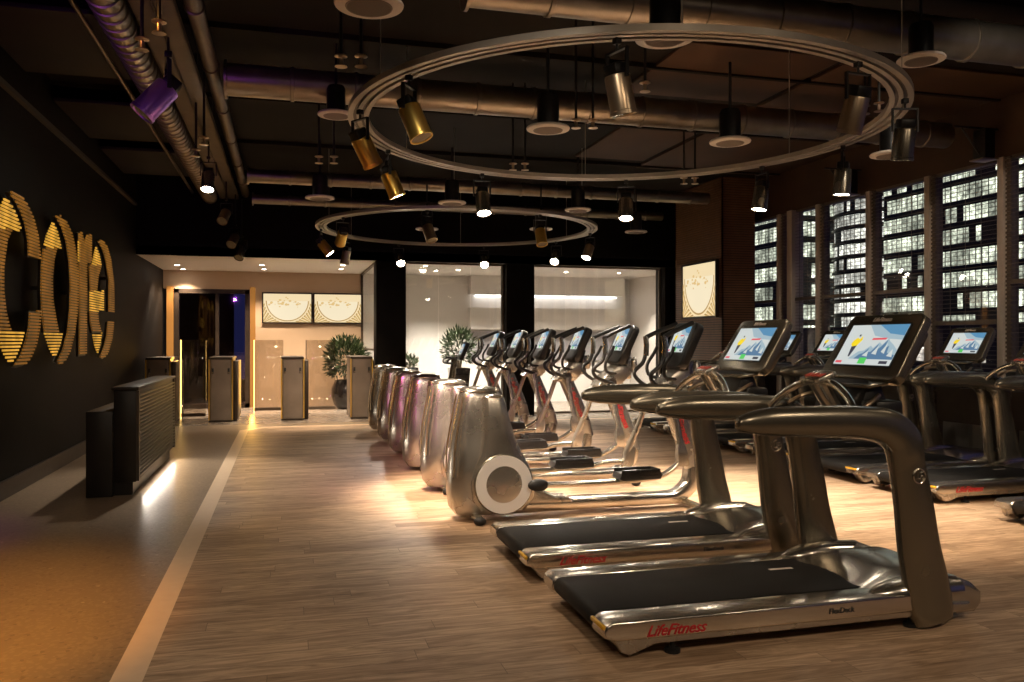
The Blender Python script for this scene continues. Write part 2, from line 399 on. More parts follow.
struct(MB().box(XD1-.07, XD1+.04, YE-.05, YE+.02, 0, HD+.05).build('trim_3', M['orange_reveal']), 'orange lit reveal right of the entrance door')
# lobby beyond the door
slab('wall_lobby', XL-.4, -1.25, YE+3.4, YE+3.6, 0, HE, M['frame_dark'])
slab('wall_lobby_side', XL-.4, XL-.2, YE, YE+3.5, 0, HE, M['frame_dark'])
slab('ceiling_lobby', XL-.4, XD1+.5, YE+.15, YE+3.6, HE, HE+.1, M['ceil'])
slab('wall_lobby_night', -1.25, XD1+.6, YE+3.4, YE+3.6, 0, .45, M['frame_dark'])
# glass room right of the entry
slab('wall_glass_room', 1.6, XR, YE, YE+.15, 0, HE, M['room_white'])
struct(MB().box(3.95, XR, YE-.04, YE, .95, 1.62).build('trim_4', M['room_grey']), 'grey band on the glass room wall')
struct(MB().box(3.95, XR-.3, YE-.35, YE, 1.66, 2.14, .005).box(3.95, XR-.3, YE-.35, YE, 2.44, HE).build('trim_5', M['room_white']), 'white cove shelf on the glass room wall')
slab('wall_glass_room_side', XR, XR+.15, YF, YE, 0, HE, M['room_white'])
def column(n, x0, x1):
    o = struct(MB().box(x0, x1, YF-.02, YF+.42, 0, HE, .01).build('trim_%d' % n, M['wall_black']), 'black column between glass panes')
    return o
column(6, 1.57, 2.10); column(7, 4.0, 4.55); column(8, 7.25, XR)
def glazing(n, x0, x1, k):
    f = struct(pane_frame(MB(), x0, x1, YB-.03, YB+.03, 0, HE, .035).build('window_%d' % n, M['tray']))
    g = MB()
    for i in range(k):
        a = lerp(x0+.03, x1-.03, i/k); c = lerp(x0+.03, x1-.03, (i+1)/k)
        g.box(a+.004, c-.004, YB-.006, YB+.006, .03, HE-.03)
    g.build('glass_pane', M['glass'], f)
glazing(1, 2.10, 4.0, 3); glazing(2, 4.55, 7.25, 4)
f = struct(pane_frame(MB(), 1.57, 1.62, YF+.42, YE, 1.22, HE, .035, 'y').box(1.56,1.63,YF+.42,YE,0,.06).build('window_3', M['tray']))
MB().box(1.59, 1.60, YF+.45, YE-.03, .06, HE-.03).build('glass_pane', M['glass'], f)

# right window wall: mullions every 1.12 m
WT = 3.5
slab('wall_right', XR, XR+.25, YN, YF+.1, WT, HC, M['ceil_brown'])
slab('wall_right_low', XR+.02, XR+.25, YN, YF, .40, .86, M['frame_dark'])
slab('wall_right_curb', XR, XR+.25, YN, YF, 0, .06, M['frame_dark'])
slab('floor_terrace', XR+.25, XR+3, YN, YF, -.1, 0, M['frame_dark'])
slab('wall_terrace', XR+2.9, XR+3, YN, YF, 0, .80, M['frame_dark'])
P = []
for k in range(181): P.append((XR+.36+.03*math.sin(k*1.1), 6.2+k*.045))
q = MB(); q.prism(P+[(x+.004, y) for x, y in P[::-1]], 'z', .03, .42)  # pale pleats added to imitate light glimmers low in the glass
tag(q.build('glimmer_pleats', M['cream']), 'low pale pleats added for the light glimmers behind the window row treadmills', 'glimmer_pleats')
slab('wall_right_end', XR, XR+.25, 13.9, YF+.1, 0, WT, M['frame_dark'])
ym = [13.33, 12.1, 11.05, 9.9, 8.79, 7.66, 6.54, 5.42, 4.3, 3.1, 1.9, .7, -.5, -1.7]
for i, y in enumerate(ym):
    o = MB().box(XR-.03, XR+.14, y-.02, y+.07, 0, WT, .008).build('trim_%d' % (10+i), M['mullion'])
    struct(o, 'bronze window mullion')
    q = MB()
    q.box(XR+.02, XR+.12, y-.09, y-.02, 0, WT)
    for k in range(70): q.box(XR+.0, XR+.02, y-.09, y-.02, .02+k*.05, .045+k*.05)
    q.build('ribbed_strip', M['mullion_dark'], o)
o = MB().box(XR-.08, XR+.14, 11.66, 11.80, 0, WT, .008).build('trim_30', M['mullion']); struct(o, 'bronze window mullion')
for i in range(len(ym)-1):
    y1, y0 = ym[i]-.11, ym[i+1]+.08
    if y0 < -1.5: continue
    zt = 1.62 if i == 4 else 2.07
    f = struct(MB().box(XR-.02, XR+.10, y0, y1, zt-.025, zt+.025).box(XR, XR+.1, y0, y1, WT-.04, WT).box(XR, XR+.1, y0, y1, .86, .90).build('window_%d' % (4+i), M['mullion_dark']), 'tall window bay onto the night city')
    MB().box(XR+.05, XR+.06, y0, y1, .06, WT-.03).build('glass_pane', M['glass'], f)
    if i < 9:
        q = MB()
        for k in range(50): 
            z = .92+k*.052
            q.box(XR-.012, XR-.002, y0, y1, z, z+.006)
        for t in (.25, .5, .75): 
            yy = lerp(y0, y1, t); q.box(XR-.010, XR-.004, yy-.002, yy+.002, .9, WT-.05)
        q.build('slat_blind', M['mullion_dark'], f)
# column with wood slats
cx0, cx1, cy0, cy1 = 7.12, 7.75, 12.62, 14.35
col = struct(MB().box(cx0+.02, cx1, cy0+.02, cy1, 0, HC).build('wall_column', M['frame_dark']), 'column clad in brown horizontal slats')
q = MB()
for k in range(100):
    z = .02+k*.0417
    q.box(cx0, cx0+.03, cy0, cy1, z, z+.028)
    q.box(cx0, cx1, cy0, cy0+.03, z, z+.028)
q.build('slat_cladding', M['slat_wood'], col)
# ceiling boards, seams and beams
q = MB()
for k in range(6):
    y = 3.3+k*2.2
    q.box(XL, XR, y, y+.05, HC-.05, HC)
struct(q.build('trim_31', M['ceil']), 'ceiling seams')
for i, (x0, x1, y0, y1) in enumerate([(3.6, 5.3, 7.0, 8.6), (5.4, 7.88, 7.0, 9.4), (5.4, 7.88, 9.6, 12.3), (4.2, 5.3, 9.0, 11.8)]):
    struct(MB().box(x0, x1, y0, y1, HC-.03, HC-.001, .004).build('ceiling_panel', M['ceil_brown']), 'brown ceiling board')
for i, y in enumerate([1.8, 4.6, 7.2, 9.9, 12.2]):
    struct(MB().box(XL+.02, -1.45, y, y+1.7, 3.98, 4.02, .004).build('ceiling_panel', M['ceil_left']), 'brown ceiling board over the left wall')
struct(MB().box(XL, XL+.05, YN, 14.9, 3.645, 3.69).build('trim_32', M['tray']), 'perforated strip along the top of the left wall')

# ------------------------------------------------------------ ducts, pipes and trays
def duct(label, p0, p1, r, m, band=.6, spiral=None):
    p0, p1 = Vector(p0), Vector(p1); L = (p1-p0).length
    t = empty('air_duct', label, 'air duct', p0, 0, 'ceiling ducts and pipes')
    dr = (p1-p0)/L
    k = int(L/band); P = [0]; RR = [r]
    for i in range(1, k+1):
        c = i*band
        if c > L-.05: break
        P += [c-.02, c-.015, c+.015, c+.02]; RR += [r, r+.012, r+.012, r]
    P.append(L); RR.append(r)
    MB().tube([tuple(dr*p) for p in P], RR, 24).build('duct_pipe', m, t)
    MB().lathe([(r*.2,-.012),(r+.03,-.012),(r+.03,.012),(r*.2,.012)], axis='x' if abs(dr.x) > .5 else 'y', n=24).build('end_flange', m, t)
    return t
duct('wide shiny duct crossing the ceiling, nearest the camera at the top edge', (1.2, 5.6, 3.87), (7.6, 5.6, 3.87), .16, M['duct'])
duct('shiny duct crossing the ceiling behind the large ring', (-.54, 8.2, 3.85), (7.6, 8.2, 3.85), .15, M['duct'])
duct('thinner duct crossing the ceiling over the front of the small ring', (-.54, 12.9, 3.85), (7.0, 12.9, 3.85), .10, M['duct'])
duct('farthest thin duct crossing in front of the black bulkhead', (-.54, 14.7, 3.8), (7.0, 14.7, 3.8), .08, M['duct'])
duct('ribbed flexible duct running along the left side of the ceiling', (-1.23, 1.0, 3.82), (-1.23, 14.8, 3.82), .115, M['duct'], .16)
duct('long plain pipe beside the cable trays on the left', (-.66, 1.0, 3.90), (-.66, 14.8, 3.90), .065, M['tray'], 1.4)
def tray(x, label):
    t = empty('cable_tray', label, 'cable tray', (x, 1.0, 3.8), 0, 'cable trays')
    MB().box(-.07, .07, 0, 13.8, 0, .012).build('tray_base', M['tray'], t)
    MB().box(-.075, -.063, 0, 13.8, 0, .06).box(.063, .075, 0, 13.8, 0, .06).build('tray_side', M['tray'], t)
    q = MB()
    for k in range(8): q.box(-.01, .01, .8+k*1.7, .82+k*1.7, .01, .4)
    q.build('hanger_rods', M['fixture'], t)
tray(-1.0, 'narrow steel cable tray next to the ribbed duct'); tray(-.845, 'narrow steel cable tray next to the plain pipe')
t = MB().tube([(-1.52, 1.0, 3.9), (-1.52, 14.9, 3.9)], .022, 8).build('conduit_pipe', M['tray']); tag(t, 'thin conduit between the ribbed duct and the left wall', 'pipe')

# ------------------------------------------------------------ ceiling speakers
def make_speaker():
    t = empty('ceiling_speaker', '', 'speaker', (0,0,3.08), 0, 'round ceiling speakers')
    MB().lathe([(.0,-.012),(.150,-.012),(.168,-.006),(.172,.004),(.165,.014),(.09,.02),(.0,.02)], n=36).build('speaker_rim', M['speaker'], t)
    q = MB().lathe([(0,-.016),(.115,-.016),(.118,-.010),(0,-.010)], n=32)
    for k in range(-9, 10):
        h = math.sqrt(max(.108**2-(k*.0115)**2, 0))
        if h > .01: q.box(-h, h, k*.0115-.0022, k*.0115+.0022, -.019, -.015)
    q.build('grille', M['grille'], t)
    MB().lathe([(.0,.02),(.088,.02),(.088,.24),(.075,.27),(0,.27)], n=24).build('speaker_can', M['fixture'], t)
    MB().tube([(0,0,.27), (0,0,.67)], .012, 8).build('hanging_rod', M['fixture'], t)
    return t
sp0 = make_speaker()
spk = [(369,5,'at the top edge of the picture, cut by it'),(665,38,'hidden partly behind the near rim of the large ring'),(921,60,'outside the right end of the large ring'),
       (336,115,'just left of the large ring'),(548,129,'in the middle of the large ring'),(730,142,'inside the large ring, right half'),
       (320,198,'above the left end of the small ring'),(452,203,'above the middle of the small ring'),(578,210,'above the right end of the small ring'),
       (636,232,'farthest right, between small ring and column'),(890,155,'beside the right lit spotlight near the windows')]
for i, (u, v, s_) in enumerate(spk):
    hh = {921:3.52, 336:3.52, 665:3.38}.get(u, 3.07); z = (hh-1.4)*830/(341-v); d = ray(u)
    o = sp0 if i == 0 else copy_tree(sp0)
    o.location = (d.x*z, d.y*z, hh); o.scale = (1.15, 1.15, 1) if u == 665 else (1,1,1); o['label'] = 'round white ceiling speaker '+s_
for i,(u,v,s_) in enumerate([(427,215,'seen through the small ring behind its near left spotlight'),(541,217,'seen through the small ring behind its near right spotlight')]):
    z = 12.4; d = ray(u); o = copy_tree(sp0); o.location = (d.x*z, d.y*z, 3.07); o['label'] = 'round white ceiling speaker '+s_

# ------------------------------------------------------------ sprinklers
def make_sprinkler(top=.95):
    t = empty('sprinkler_head', '', 'sprinkler', (0,0,0), 0, 'ceiling sprinkler heads')
    MB().tube([(0,0,.03),(0,0,top)], .009, 8).build('drop_pipe', M['fixture'], t)
    MB().lathe([(0,.03),(.032,.03),(.034,.022),(.012,.012),(.010,-.03),(.012,-.036),(0,-.036)], n=16).build('body', M['bronze'], t)
    MB().lathe([(0,-.036),(.030,-.040),(.033,-.046),(0,-.050)], n=16).build('deflector', M['bronze'], t)
    return t
spr0 = make_sprinkler(); spr1 = make_sprinkler(.497)
sprl = [(341,60,'left of a pair above the left rim of the large ring'),(361,60,'right of a pair above the left rim of the large ring'),
        (576,123,'left of the pair in the middle of the large ring'),(593,123,'right of the pair in the middle of the large ring'),
        (645,86,'single, inside the large ring beside the near spotlight'),(513,166,'left of a pair at the far rim of the large ring'),
        (525,166,'right of a pair at the far rim of the large ring'),(319,159,'left of the pair between the rings'),
        (334,159,'right of the pair between the rings'),(142,43,'left of the pair above the violet spotlight'),
        (159,26,'right of the pair above the violet spotlight'),(196,152,'left of the pair over the lit duct spotlight'),
        (204,140,'right of the pair over the lit duct spotlight'),(865,109,'left of the pair by the right spotlight inside the large ring'),
        (879,106,'right of the pair by the right spotlight inside the large ring'),(684,180,'left of the pair in front of the slatted column'),
        (695,180,'right of the pair in front of the slatted column')]
for i, (u, v, s_) in enumerate(sprl):
    h = 3.42 if u in (645, 865, 879) else 3.30; z = (h-1.4)*830/(341-v); d = ray(u)
    o = spr0 if i == 0 else spr1 if u == 142 else copy_tree(spr1 if u in (159, 196) else spr0)
    o.location = (d.x*z, d.y*z, h); o.scale = (1.3,1.3,1); o['label'] = 'small pendent sprinkler head, '+s_

# ------------------------------------------------------------ ring tracks
HR = 3.15
RINGS = [((2.63, 6.33), 2.1), ((2.60, 12.77), 2.1)]
def ring_track(c, r, label):
    t = empty('ring_lighting_track', label, 'lighting track', (c[0], c[1], HR), 0, 'circular lighting tracks')
    n = 96
    def hoop(rr, z0, z1, w_):
        q = MB(); rings = []
        for i in range(n):
            a = 2*PI*i/n; e = Vector((math.cos(a), math.sin(a), 0))
            rings.append([e*(rr-w_)+Vector((0,0,z0)), e*(rr+w_)+Vector((0,0,z0)), e*(rr+w_)+Vector((0,0,z1)), e*(rr-w_)+Vector((0,0,z1))])
        return q.loft(rings, closed=True)
    hoop(r+.058, -.020, .020, .020).build('outer_hoop', M['ring'], t)
    hoop(r-.004, -.018, .018, .016).build('middle_hoop', M['ring'], t)
    hoop(r-.064, -.020, .020, .018).build('inner_hoop', M['ring'], t)
    hoop(r, .0, .012, .06).build('track_web', M['tray'], t)
    for k in range(6):
        a = 2*PI*k/6+.3
        MB().tube([(r*math.cos(a), r*math.sin(a), 0), (r*math.cos(a), r*math.sin(a), HC-HR-.006)], .004, 6).build('suspension_wire', M['ring'], t)
    return t
ring_track(*RINGS[0], 'large circular lighting track hanging in the foreground')
ring_track(*RINGS[1], 'smaller looking circular lighting track hanging farther back')

# ------------------------------------------------------------ spotlights
def spotlight(x, y, ztop, aim, lit, finish, label, group, energy=0, color=WARM, size=55, scale=1.0, rod=0):
    t = empty('spotlight', label, 'spotlight', (x, y, ztop), 0, group)
    s = scale
    dr = Vector(aim)-Vector((x, y, ztop)); dr.normalize()
    az = math.atan2(dr.y, dr.x)
    Rz = Matrix.Rotation(az, 4, 'Z')
    MB().box(-.02*s, .02*s, -.02*s, .02*s, -.035*s, 0, .004).tube([(0,0,-.03*s),(0,0,-.07*s)], .008*s, 8).xf(Rz).build('clamp', M['fixture'], t)
    if rod: MB().tube([(0,0,-.01),(0,0,rod)], .010, 8).build('drop_rod', M['fixture'], t)
    yk = MB()
    yk.box(-.012*s, .012*s, -.088*s, .088*s, -.078*s, -.068*s)
    for sg in (-1, 1): yk.box(-.012*s, .012*s, sg*.088*s-.005*s, sg*.088*s+.005*s, -.235*s, -.068*s)
    yk.xf(Rz).build('yoke', M['fixture'], t)
    q = dr.to_track_quat('-Z', 'Y').to_euler()
    hinge = Vector((0, 0, -.21*s))
    cap = MB().box(-.055*s, .055*s, -.05*s, .05*s, .0, .065*s, .012*s).build('housing', M['fixture'], t)
    cap.location = hinge; cap.rotation_euler = q
    br = MB().lathe([(.02*s,.0),(.07*s,.0),(.074*s,-.01*s),(.074*s,-.20*s),(.078*s,-.205*s),(.078*s,-.225*s),(.070*s,-.225*s),(.066*s,-.215*s)], n=28).build('barrel', finish, t)
    br.location = hinge; br.rotation_euler = q
    MB().lathe([(0,-.205*s),(.067*s,-.205*s),(.067*s,-.218*s),(0,-.222*s)], n=24).build('lens', M['lens'] if lit else M['lens_off'], br)
    if energy:  # unlit heads with energy still shed an added wash
        lamp_spot('spot_lamp', hinge+dr*.245*s, None, energy, color, size, .7, .05*s, t, q)
    return t
def on_ring(i, u, far):
    c, r = RINGS[i]; d = ray(u); c = Vector(c)
    A = d.dot(d); B = -2*d.dot(c); K = c.dot(c)-r*r; D = max(B*B-4*A*K, 0)
    s = (-B+(math.sqrt(D) if far else -math.sqrt(D)))/(2*A)
    return d*s
G1, G2, G3 = 'spotlights on the large ring track', 'spotlights on the small ring track', 'spotlights under the left cable trays'
SPOTS = [ # ring, u, far, aim, lit, finish, label, energy, color, size
 (0, 409, 0, (1.9,4.6,0), 0, 'gold', 'gold and bronze unlit spotlight at the near left of the large ring', 90, WARM, 60),
 (0, 360, 0, (2.3,7.4,0), 1, 'gold', 'lit gold spotlight at the far left end of the large ring', 480, WARM, 70),
 (0, 388, 1, (2.2,7.6,0), 1, 'gold', 'lit gold spotlight just right of the large ring\'s left end', 600, WARM, 70),
 (0, 482, 1, (2.0,7.2,0), 1, 'dark', 'lit dark spotlight at the far side of the large ring, above the small ring', 520, WHITE, 70),
 (0, 617, 0, (2.5,4.6,0), 0, 'goldbronze', 'largest unlit spotlight hanging from the nearest rim of the large ring', 50, WARM, 60),
 (0, 626, 1, (3.1,7.3,0), 1, 'dark', 'lit spotlight at the far side of the large ring with white glare', 560, WHITE, 70),
 (0, 762, 1, (4.0,7.2,0), 1, 'dark', 'lit spotlight at the far right of the large ring beside the slatted column', 450, WHITE, 70),
 (0, 843, 1, (4.6,6.4,0), 1, 'dark', 'lit spotlight under the right rim of the large ring in front of the windows', 450, WHITE, 70),
 (0, 858, 0, (3.3,5.6,0), 0, 'bronze', 'unlit bronze spotlight at the near right of the large ring', 40, WARM, 60),
 (0, 905, 1, (4.4,5.6,0), 1, 'dark', 'lit spotlight at the right end of the large ring', 450, WARM, 70),
 (1, 321, 1, (3.0,12.5,0), 1, 'gold', 'lit gold spotlight at the left end of the small ring', 200, WARM, 60),
 (1, 343, 0, (.2,15.0,.6), 0, 'gold', 'gold unlit spotlight at the near left of the small ring', 260, WARM, 60),
 (1, 347, 1, (.4,14.5,.2), 1, 'bronze', 'lit spotlight at the far left of the small ring above the posters', 200, WARM, 60),
 (1, 399, 1, (2.2,11.2,0), 1, 'dark', 'lit spotlight of the small ring above the left black column', 200, WHITE, 60),
 (1, 427, 0, (2.6,9.5,0), 0, 'bronze', 'bronze unlit spotlight at the near side of the small ring, left of centre', 60, WARM, 60),
 (1, 484, 1, (2.8,11.0,0), 1, 'dark', 'dark spotlight at the far side of the small ring above the left glass wall', 150, WHITE, 60),
 (1, 540, 0, (3.4,9.5,0), 0, 'gold', 'gold unlit spotlight at the near side of the small ring, right of centre', 60, WARM, 60),
 (1, 556, 1, (3.0,10.8,0), 1, 'dark', 'lit spotlight of the small ring above the right glass wall', 200, WHITE, 60),
 (1, 590, 1, (3.2,11.4,0), 1, 'bronze', 'lit spotlight at the right end of the small ring', 200, WARM, 60)]
FIN = {'gold': M['gold'], 'bronze': M['bronze'], 'dark': M['dark_titan'], 'purple': M['purple'], 'goldbronze': M['bronze']}
for ri, u, far, aim, lit, fin, lab, en, colr, sz in SPOTS:
    p = on_ring(ri, u, far)
    spotlight(p.x, p.y, HR-.03, aim, lit, FIN[fin], lab, (G1, G2)[ri], en, colr, sz)
for (x, y, zt, aim, lit, fin, lab, en, colr, sz, sc) in [
   (-.90, 7.05, 3.69, (-2.6, 6.7, 1.6), 0, 'purple', 'large spotlight with a violet reflection painted on its barrel, hanging below the left cable tray nearest the camera', 90, VIOLET, 60, 1.35),
   (-.90, 10.6, 3.62, (-1.0, 9.0, 0), 1, 'dark', 'lit spotlight below the left cable trays with a bright glare', 300, WHITE, 60, 1.0),
   (-.87, 13.2, 3.55, (-2.0, 9.8, 0), 0, 'bronze', 'unlit bronze spotlight below the left trays, second behind the lit one', 60, WARM, 50, 1.0),
   (-.80, 14.3, 3.32, (-2.1, 11, 0), 0, 'bronze', 'unlit bronze spotlight below the left trays, third behind the lit one', 60, WARM, 50, 1.0),
   (-.72, 14.75, 3.18, (-1.5, 12.5, 0), 0, 'dark', 'dark spotlight below the left trays just in front of the bulkhead', 80, WARM, 60, 1.0)]:
    spotlight(x, y, zt, aim, lit, FIN[fin], lab, G3, en, colr, sz, sc, rod=3.80-zt)
# added fill lamps without fixtures, all outside the frame
for x, y in ((-1.2, -.8), (2.0, -1.2), (5.0, -.6)):
    lamp_spot('fill_lamp', (x, y, 4.1), (x*.8+.6, y+4.2, 0), 170, WARM, 95, .9, .12)
for x, y in ((-1.6, 3.6), (5.9, 3.0)):
    lamp_spot('fill_lamp', (x, y, 3.9), (x, y, 0), 110, WARM, 110, .9, .10)  # added overhead fill beyond the left and right frame edges
lamp_spot('violet_fill_lamp', (-.9, 3.6, 3.6), (1.3, 8.2, .7), 300, (.95,.08,.70), 32, .8, .06)  # added magenta lamp for the coloured reflections on the drums
lamp_spot('violet_fill_lamp', (-1.9, 3.0, 3.0), (-1.0, 7.2, 3.6), 60, (.55,.12,1.0), 40, .8, .05)  # added unseen lamp tinting the large tray spotlight's barrel
lamp_spot('amber_fill_lamp', (-1.3, 1.6, 3.7), (-1.72, 4.55, 0), 1500, (1,.42,.04), 34, .9, .08)  # added unseen lamp for the amber pool on the left floor
lamp_spot('amber_fill_lamp', (-1.9, 4.2, 3.8), (1.2, 7.6, .8), 160, (1,.45,.08), 46, .8, .06)  # added unseen lamp for the orange reflections on the drums
lamp_spot('fill_lamp', (.4, 2.2, 4.1), (1.7, 6.6, .4), 260, WHITE, 44, .8, .08)  # added to brighten the nearest crank ring
lamp_spot('fill_lamp', (4.6, 3.4, 4.1), (7.3, 8.4, 1.2), 240, WHITE, 56, .8, .08)  # added to brighten the mullions by the window row

# ------------------------------------------------------------ entry and glass room downlights
def downlight(x, y, z, label, en, colr, size=110, grp='recessed downlights'):
    t = empty('downlight', label, 'downlight', (x, y, z), 0, grp)
    MB().lathe([(.045,0),(.065,0),(.067,-.006),(.045,-.008)], n=20).build('trim_ring', M['speaker'], t)
    MB().lathe([(0,-.003),(.045,-.003),(.045,-.006),(0,-.006)], n=20).build('lens', M['lens'], t)
    lamp_spot('downlight_lamp', (0,0,-.03), None, en, colr, size, .6, .04, t, (0,0,0))
for i, (u, z_) in enumerate([(177,15.9),(183,16.8),(262,15.9),(264,16.8),(343,15.9),(341,16.8)]):
    d = ray(u); s_ = z_
    nm = ['left','left','middle','middle','right','right'][i]
    downlight(d.x*s_, d.y*s_, HE, 'small downlight in the entry ceiling, %s pair, %s one' % (nm, ['front','rear'][i%2]), 260, WARM)
for i, (x, y) in enumerate([(2.6,15.9),(3.4,16.7),(3.0,17.0),(4.6,16.6),(5.7,16.6),(6.9,16.6)]):
    downlight(x, y, HE, 'small downlight in the glass room ceiling, '+['front left behind the left pane','centre behind the left pane','rear behind the left pane','left behind the right pane','centre behind the right pane','right behind the right pane'][i], 400, WHITE)
# cove light strip
cv = MB().box(4.1, XR-.4, YE-.10, YE-.06, 2.40, 2.43).build('cove_light_strip', em('cove_white', (1,.93,.88), 7)); tag(cv, 'slim white light strip inside the wall cove', 'light strip')

# ------------------------------------------------------------ wall sign "core": pieces traced on a plane 12 cm off the wall
XS = XL+.13
def wp(px, py):
    u = px/3.408; v = 180+py/3.41; d = ray(u); s_ = XS/d.x
    if d.x > -.05: s_ = 14
    return (d.y*s_, 1.4+(341-v)*s_/830)
def scan(poly, z):
    xs = []
    n = len(poly)
    for i in range(n):
        (a, b_), (c, d_) = poly[i], poly[(i+1) % n]
        if (b_ > z) != (d_ > z): xs.append(a+(z-b_)/(d_-b_)*(c-a))
    return sorted(xs)
def slatted(poly, m, name, parent, dx=0.0):
    zs = [p[1] for p in poly]; q = MB(); z = math.ceil(min(zs)/.0305)*.0305
    while z < max(zs):
        xs = scan(poly, z+.008)
        for i in range(0, len(xs)-1, 2):
            if xs[i+1]-xs[i] > .008: q.box(XS+dx-.007, XS+dx+.007, xs[i], xs[i+1], z, z+.017)
        z += .0305
    if q.v: return q.build(name, m, parent)
def arcpts(cx, cy, rx, ry, a0, a1, n=16): return [(cx+rx*math.cos(math.radians(lerp(a0,a1,i/n))), cy+ry*math.sin(math.radians(lerp(a0,a1,i/n)))) for i in range(n+1)]
LET = {
 'c': dict(dim=[
   [(-34,330),(-30,230),(-18,165),(4,165),(42,168),(24,205),(12,300),(12,380),(20,450),(34,505),(40,515),(-10,515),(-26,450)],
   [(30,42),(50,40),(72,52),(95,85),(115,130),(130,190),(139,270),(98,262),(96,210),(86,150),(70,105),(52,70)],
   [(102,446),(140,448),(136,500),(124,560),(104,608),(82,634),(60,641),(46,636),(70,600),(88,550),(98,500)]],
   bright=[[(20,56),(40,85),(58,120),(76,175),(40,166),(4,164),(-12,160),(0,100)], [(-8,515),(84,516),(74,555),(56,600),(38,628),(18,600),(2,560)]]),
 'o': dict(dim=[
   [(148,232),(194,232),(184,270),(178,340),(180,410),(190,470),(200,520),(152,520),(143,450),(140,370),(142,290)],
   [(190,124),(206,122),(226,140),(245,180),(258,240),(266,310),(268,380),(264,450),(254,520),(240,580),(222,618),(206,628),(194,622),(214,580),(230,520),(238,440),(240,360),(236,280),(226,210),(210,160)]],
   bright=[[(181,142),(196,172),(210,232),(150,230),(160,190)], [(152,520),(214,520),(206,560),(188,608),(170,575)]]),
 'r': dict(dim=[
   [(268,180),(280,178),(286,215),(296,188),(312,184),(312,280),(296,284),(294,600),(270,602),(272,400)]],
   bright=[[(268,205),(276,210),(276,280),(268,280)]]),
 'e': dict(dim=[
   [(304,290),(346,290),(334,330),(330,378),(308,378),(306,330)],
   [(306,448),(332,448),(336,485),(346,522),(316,522),(308,485)],
   [(334,208),(348,204),(364,222),(378,270),(388,350),(389,450),(371,450),(371,340),(362,280),(350,236)],
   [(368,484),(388,484),(382,540),(368,590),(352,611),(340,606),(354,570),(364,530)]],
   bright=[[(328,226),(338,250),(346,290),(314,290)], [(308,378),(354,378),(354,448),(308,448)], [(316,522),(348,522),(342,560),(334,590),(324,565)]]) }
for L, dct in LET.items():
    t = empty('sign_letter', 'slatted amber-lit sign letter "%s" on the black left wall' % {'c':'C','o':'o','r':'r','e':'e'}[L], 'sign letter', (0,0,0), 0, 'glowing letters of the core sign')
    for p in dct['dim']: slatted([wp(*a) for a in p], M['sign_dim'], 'dim_slats', t)
    for p in dct['bright']: slatted([wp(*a) for a in p], M['sign_bright'], 'bright_slats', t, -.004)
    for p in dct['dim']:
        MB().prism([wp(*a) for a in p], 'x', XS-.035, XS-.010).build('back_plate', M['sign_edge'], t)
        P = [wp(*a) for a in p]; zm = (max(a[1] for a in P)+min(a[1] for a in P))/2; xs = scan(P, zm); ym_ = (xs[0]+xs[1])/2
        MB().box(XL-.002, XS-.03, ym_-.02, ym_+.02, zm-.02, zm+.02).build('wall_standoff', M['sign_edge'], t)

# ------------------------------------------------------------ posters
def poster(name, label, mtx, w_, h_, grp=None, z=.0):
    t = empty(name, label, 'poster', (0,0,0), 0, grp)
    q = MB().box(-w_/2-.03, w_/2+.03, -h_/2-.03, h_/2+.03, -.05, -.012)
    q.box(-w_/2-.03, w_/2+.03, h_/2, h_/2+.03, -.012, .01); q.box(-w_/2-.03, w_/2+.03, -h_/2-.03, -h_/2, -.012, .01)
    q.box(-w_/2-.03, -w_/2, -h_/2, h_/2, -.012, .01); q.box(w_/2, w_/2+.03, -h_/2, h_/2, -.012, .01)
    q.xf(mtx).build('frame', M['frame_dark'], t)
    a = MB(); Z = [-.010, -.008, -.006, -.004]
    a.poly([(-w_/2,-h_/2,Z[0]),(w_/2,-h_/2,Z[0]),(w_/2,h_/2,Z[0]),(-w_/2,h_/2,Z[0])], 0)
    def clipx(x): return max(-w_/2, min(w_/2, x))
    def clipy(y): return max(-h_/2, min(h_/2, y))
    def E(rx, ry, ang, cy): return (clipx(rx*math.cos(ang)), clipy(cy+ry*math.sin(ang)))
    # pale bowl, golden rim and radiating leaves below it
    def band(r0, r1, a0, a1, mi, z, cy=.25, n=24):
        for i in range(n):
            b0 = math.radians(lerp(a0,a1,i/n)); b1 = math.radians(lerp(a0,a1,(i+1)/n))
            P = [E(r0*w_*.5, r0*h_*.8, b0, cy*h_), E(r1*w_*.5, r1*h_*.8, b0, cy*h_), E(r1*w_*.5, r1*h_*.8, b1, cy*h_), E(r0*w_*.5, r0*h_*.8, b1, cy*h_)]
            a.poly([(x, y, z) for x, y in P], mi)
    band(0.01, .86, 180, 360, 2, Z[1]); band(.86, .90, 180, 360, 1, Z[2])
    for k in range(20):
        g = 186+k*8.6
        if 258 < g < 282: continue
        band(.96, 1.55, g, g+5.2, 1, Z[2], n=2); band(1.0, 1.5, g+1.0, g+4.0, 3, Z[3], n=2)
    rr = random.Random(3)
    for k in range(26):
        x = rr.gauss(-.08, .16)*w_; y = (.18+rr.gauss(0, .06))*h_; r_ = rr.uniform(.01,.035)*w_
        a.poly([(clipx(x+r_*math.cos(2*PI*i/7)), clipy(y+.7*r_*math.sin(2*PI*i/7)), Z[3]+.0001*k) for i in range(7)], 3)
    for f_ in a.f: pass
    a.xf(mtx).build('picture', ART, t)
    return t
poster('illuminated_poster', 'backlit cream and gold poster on the entry wall, left of two', basis((.03, YE-.055, 2.10), (1,0,0), (0,0,1)), .98, .60, 'backlit posters')
poster('illuminated_poster', 'backlit cream and gold poster on the entry wall, right of two', basis((1.08, YE-.055, 2.10), (1,0,0), (0,0,1)), .98, .60, 'backlit posters')
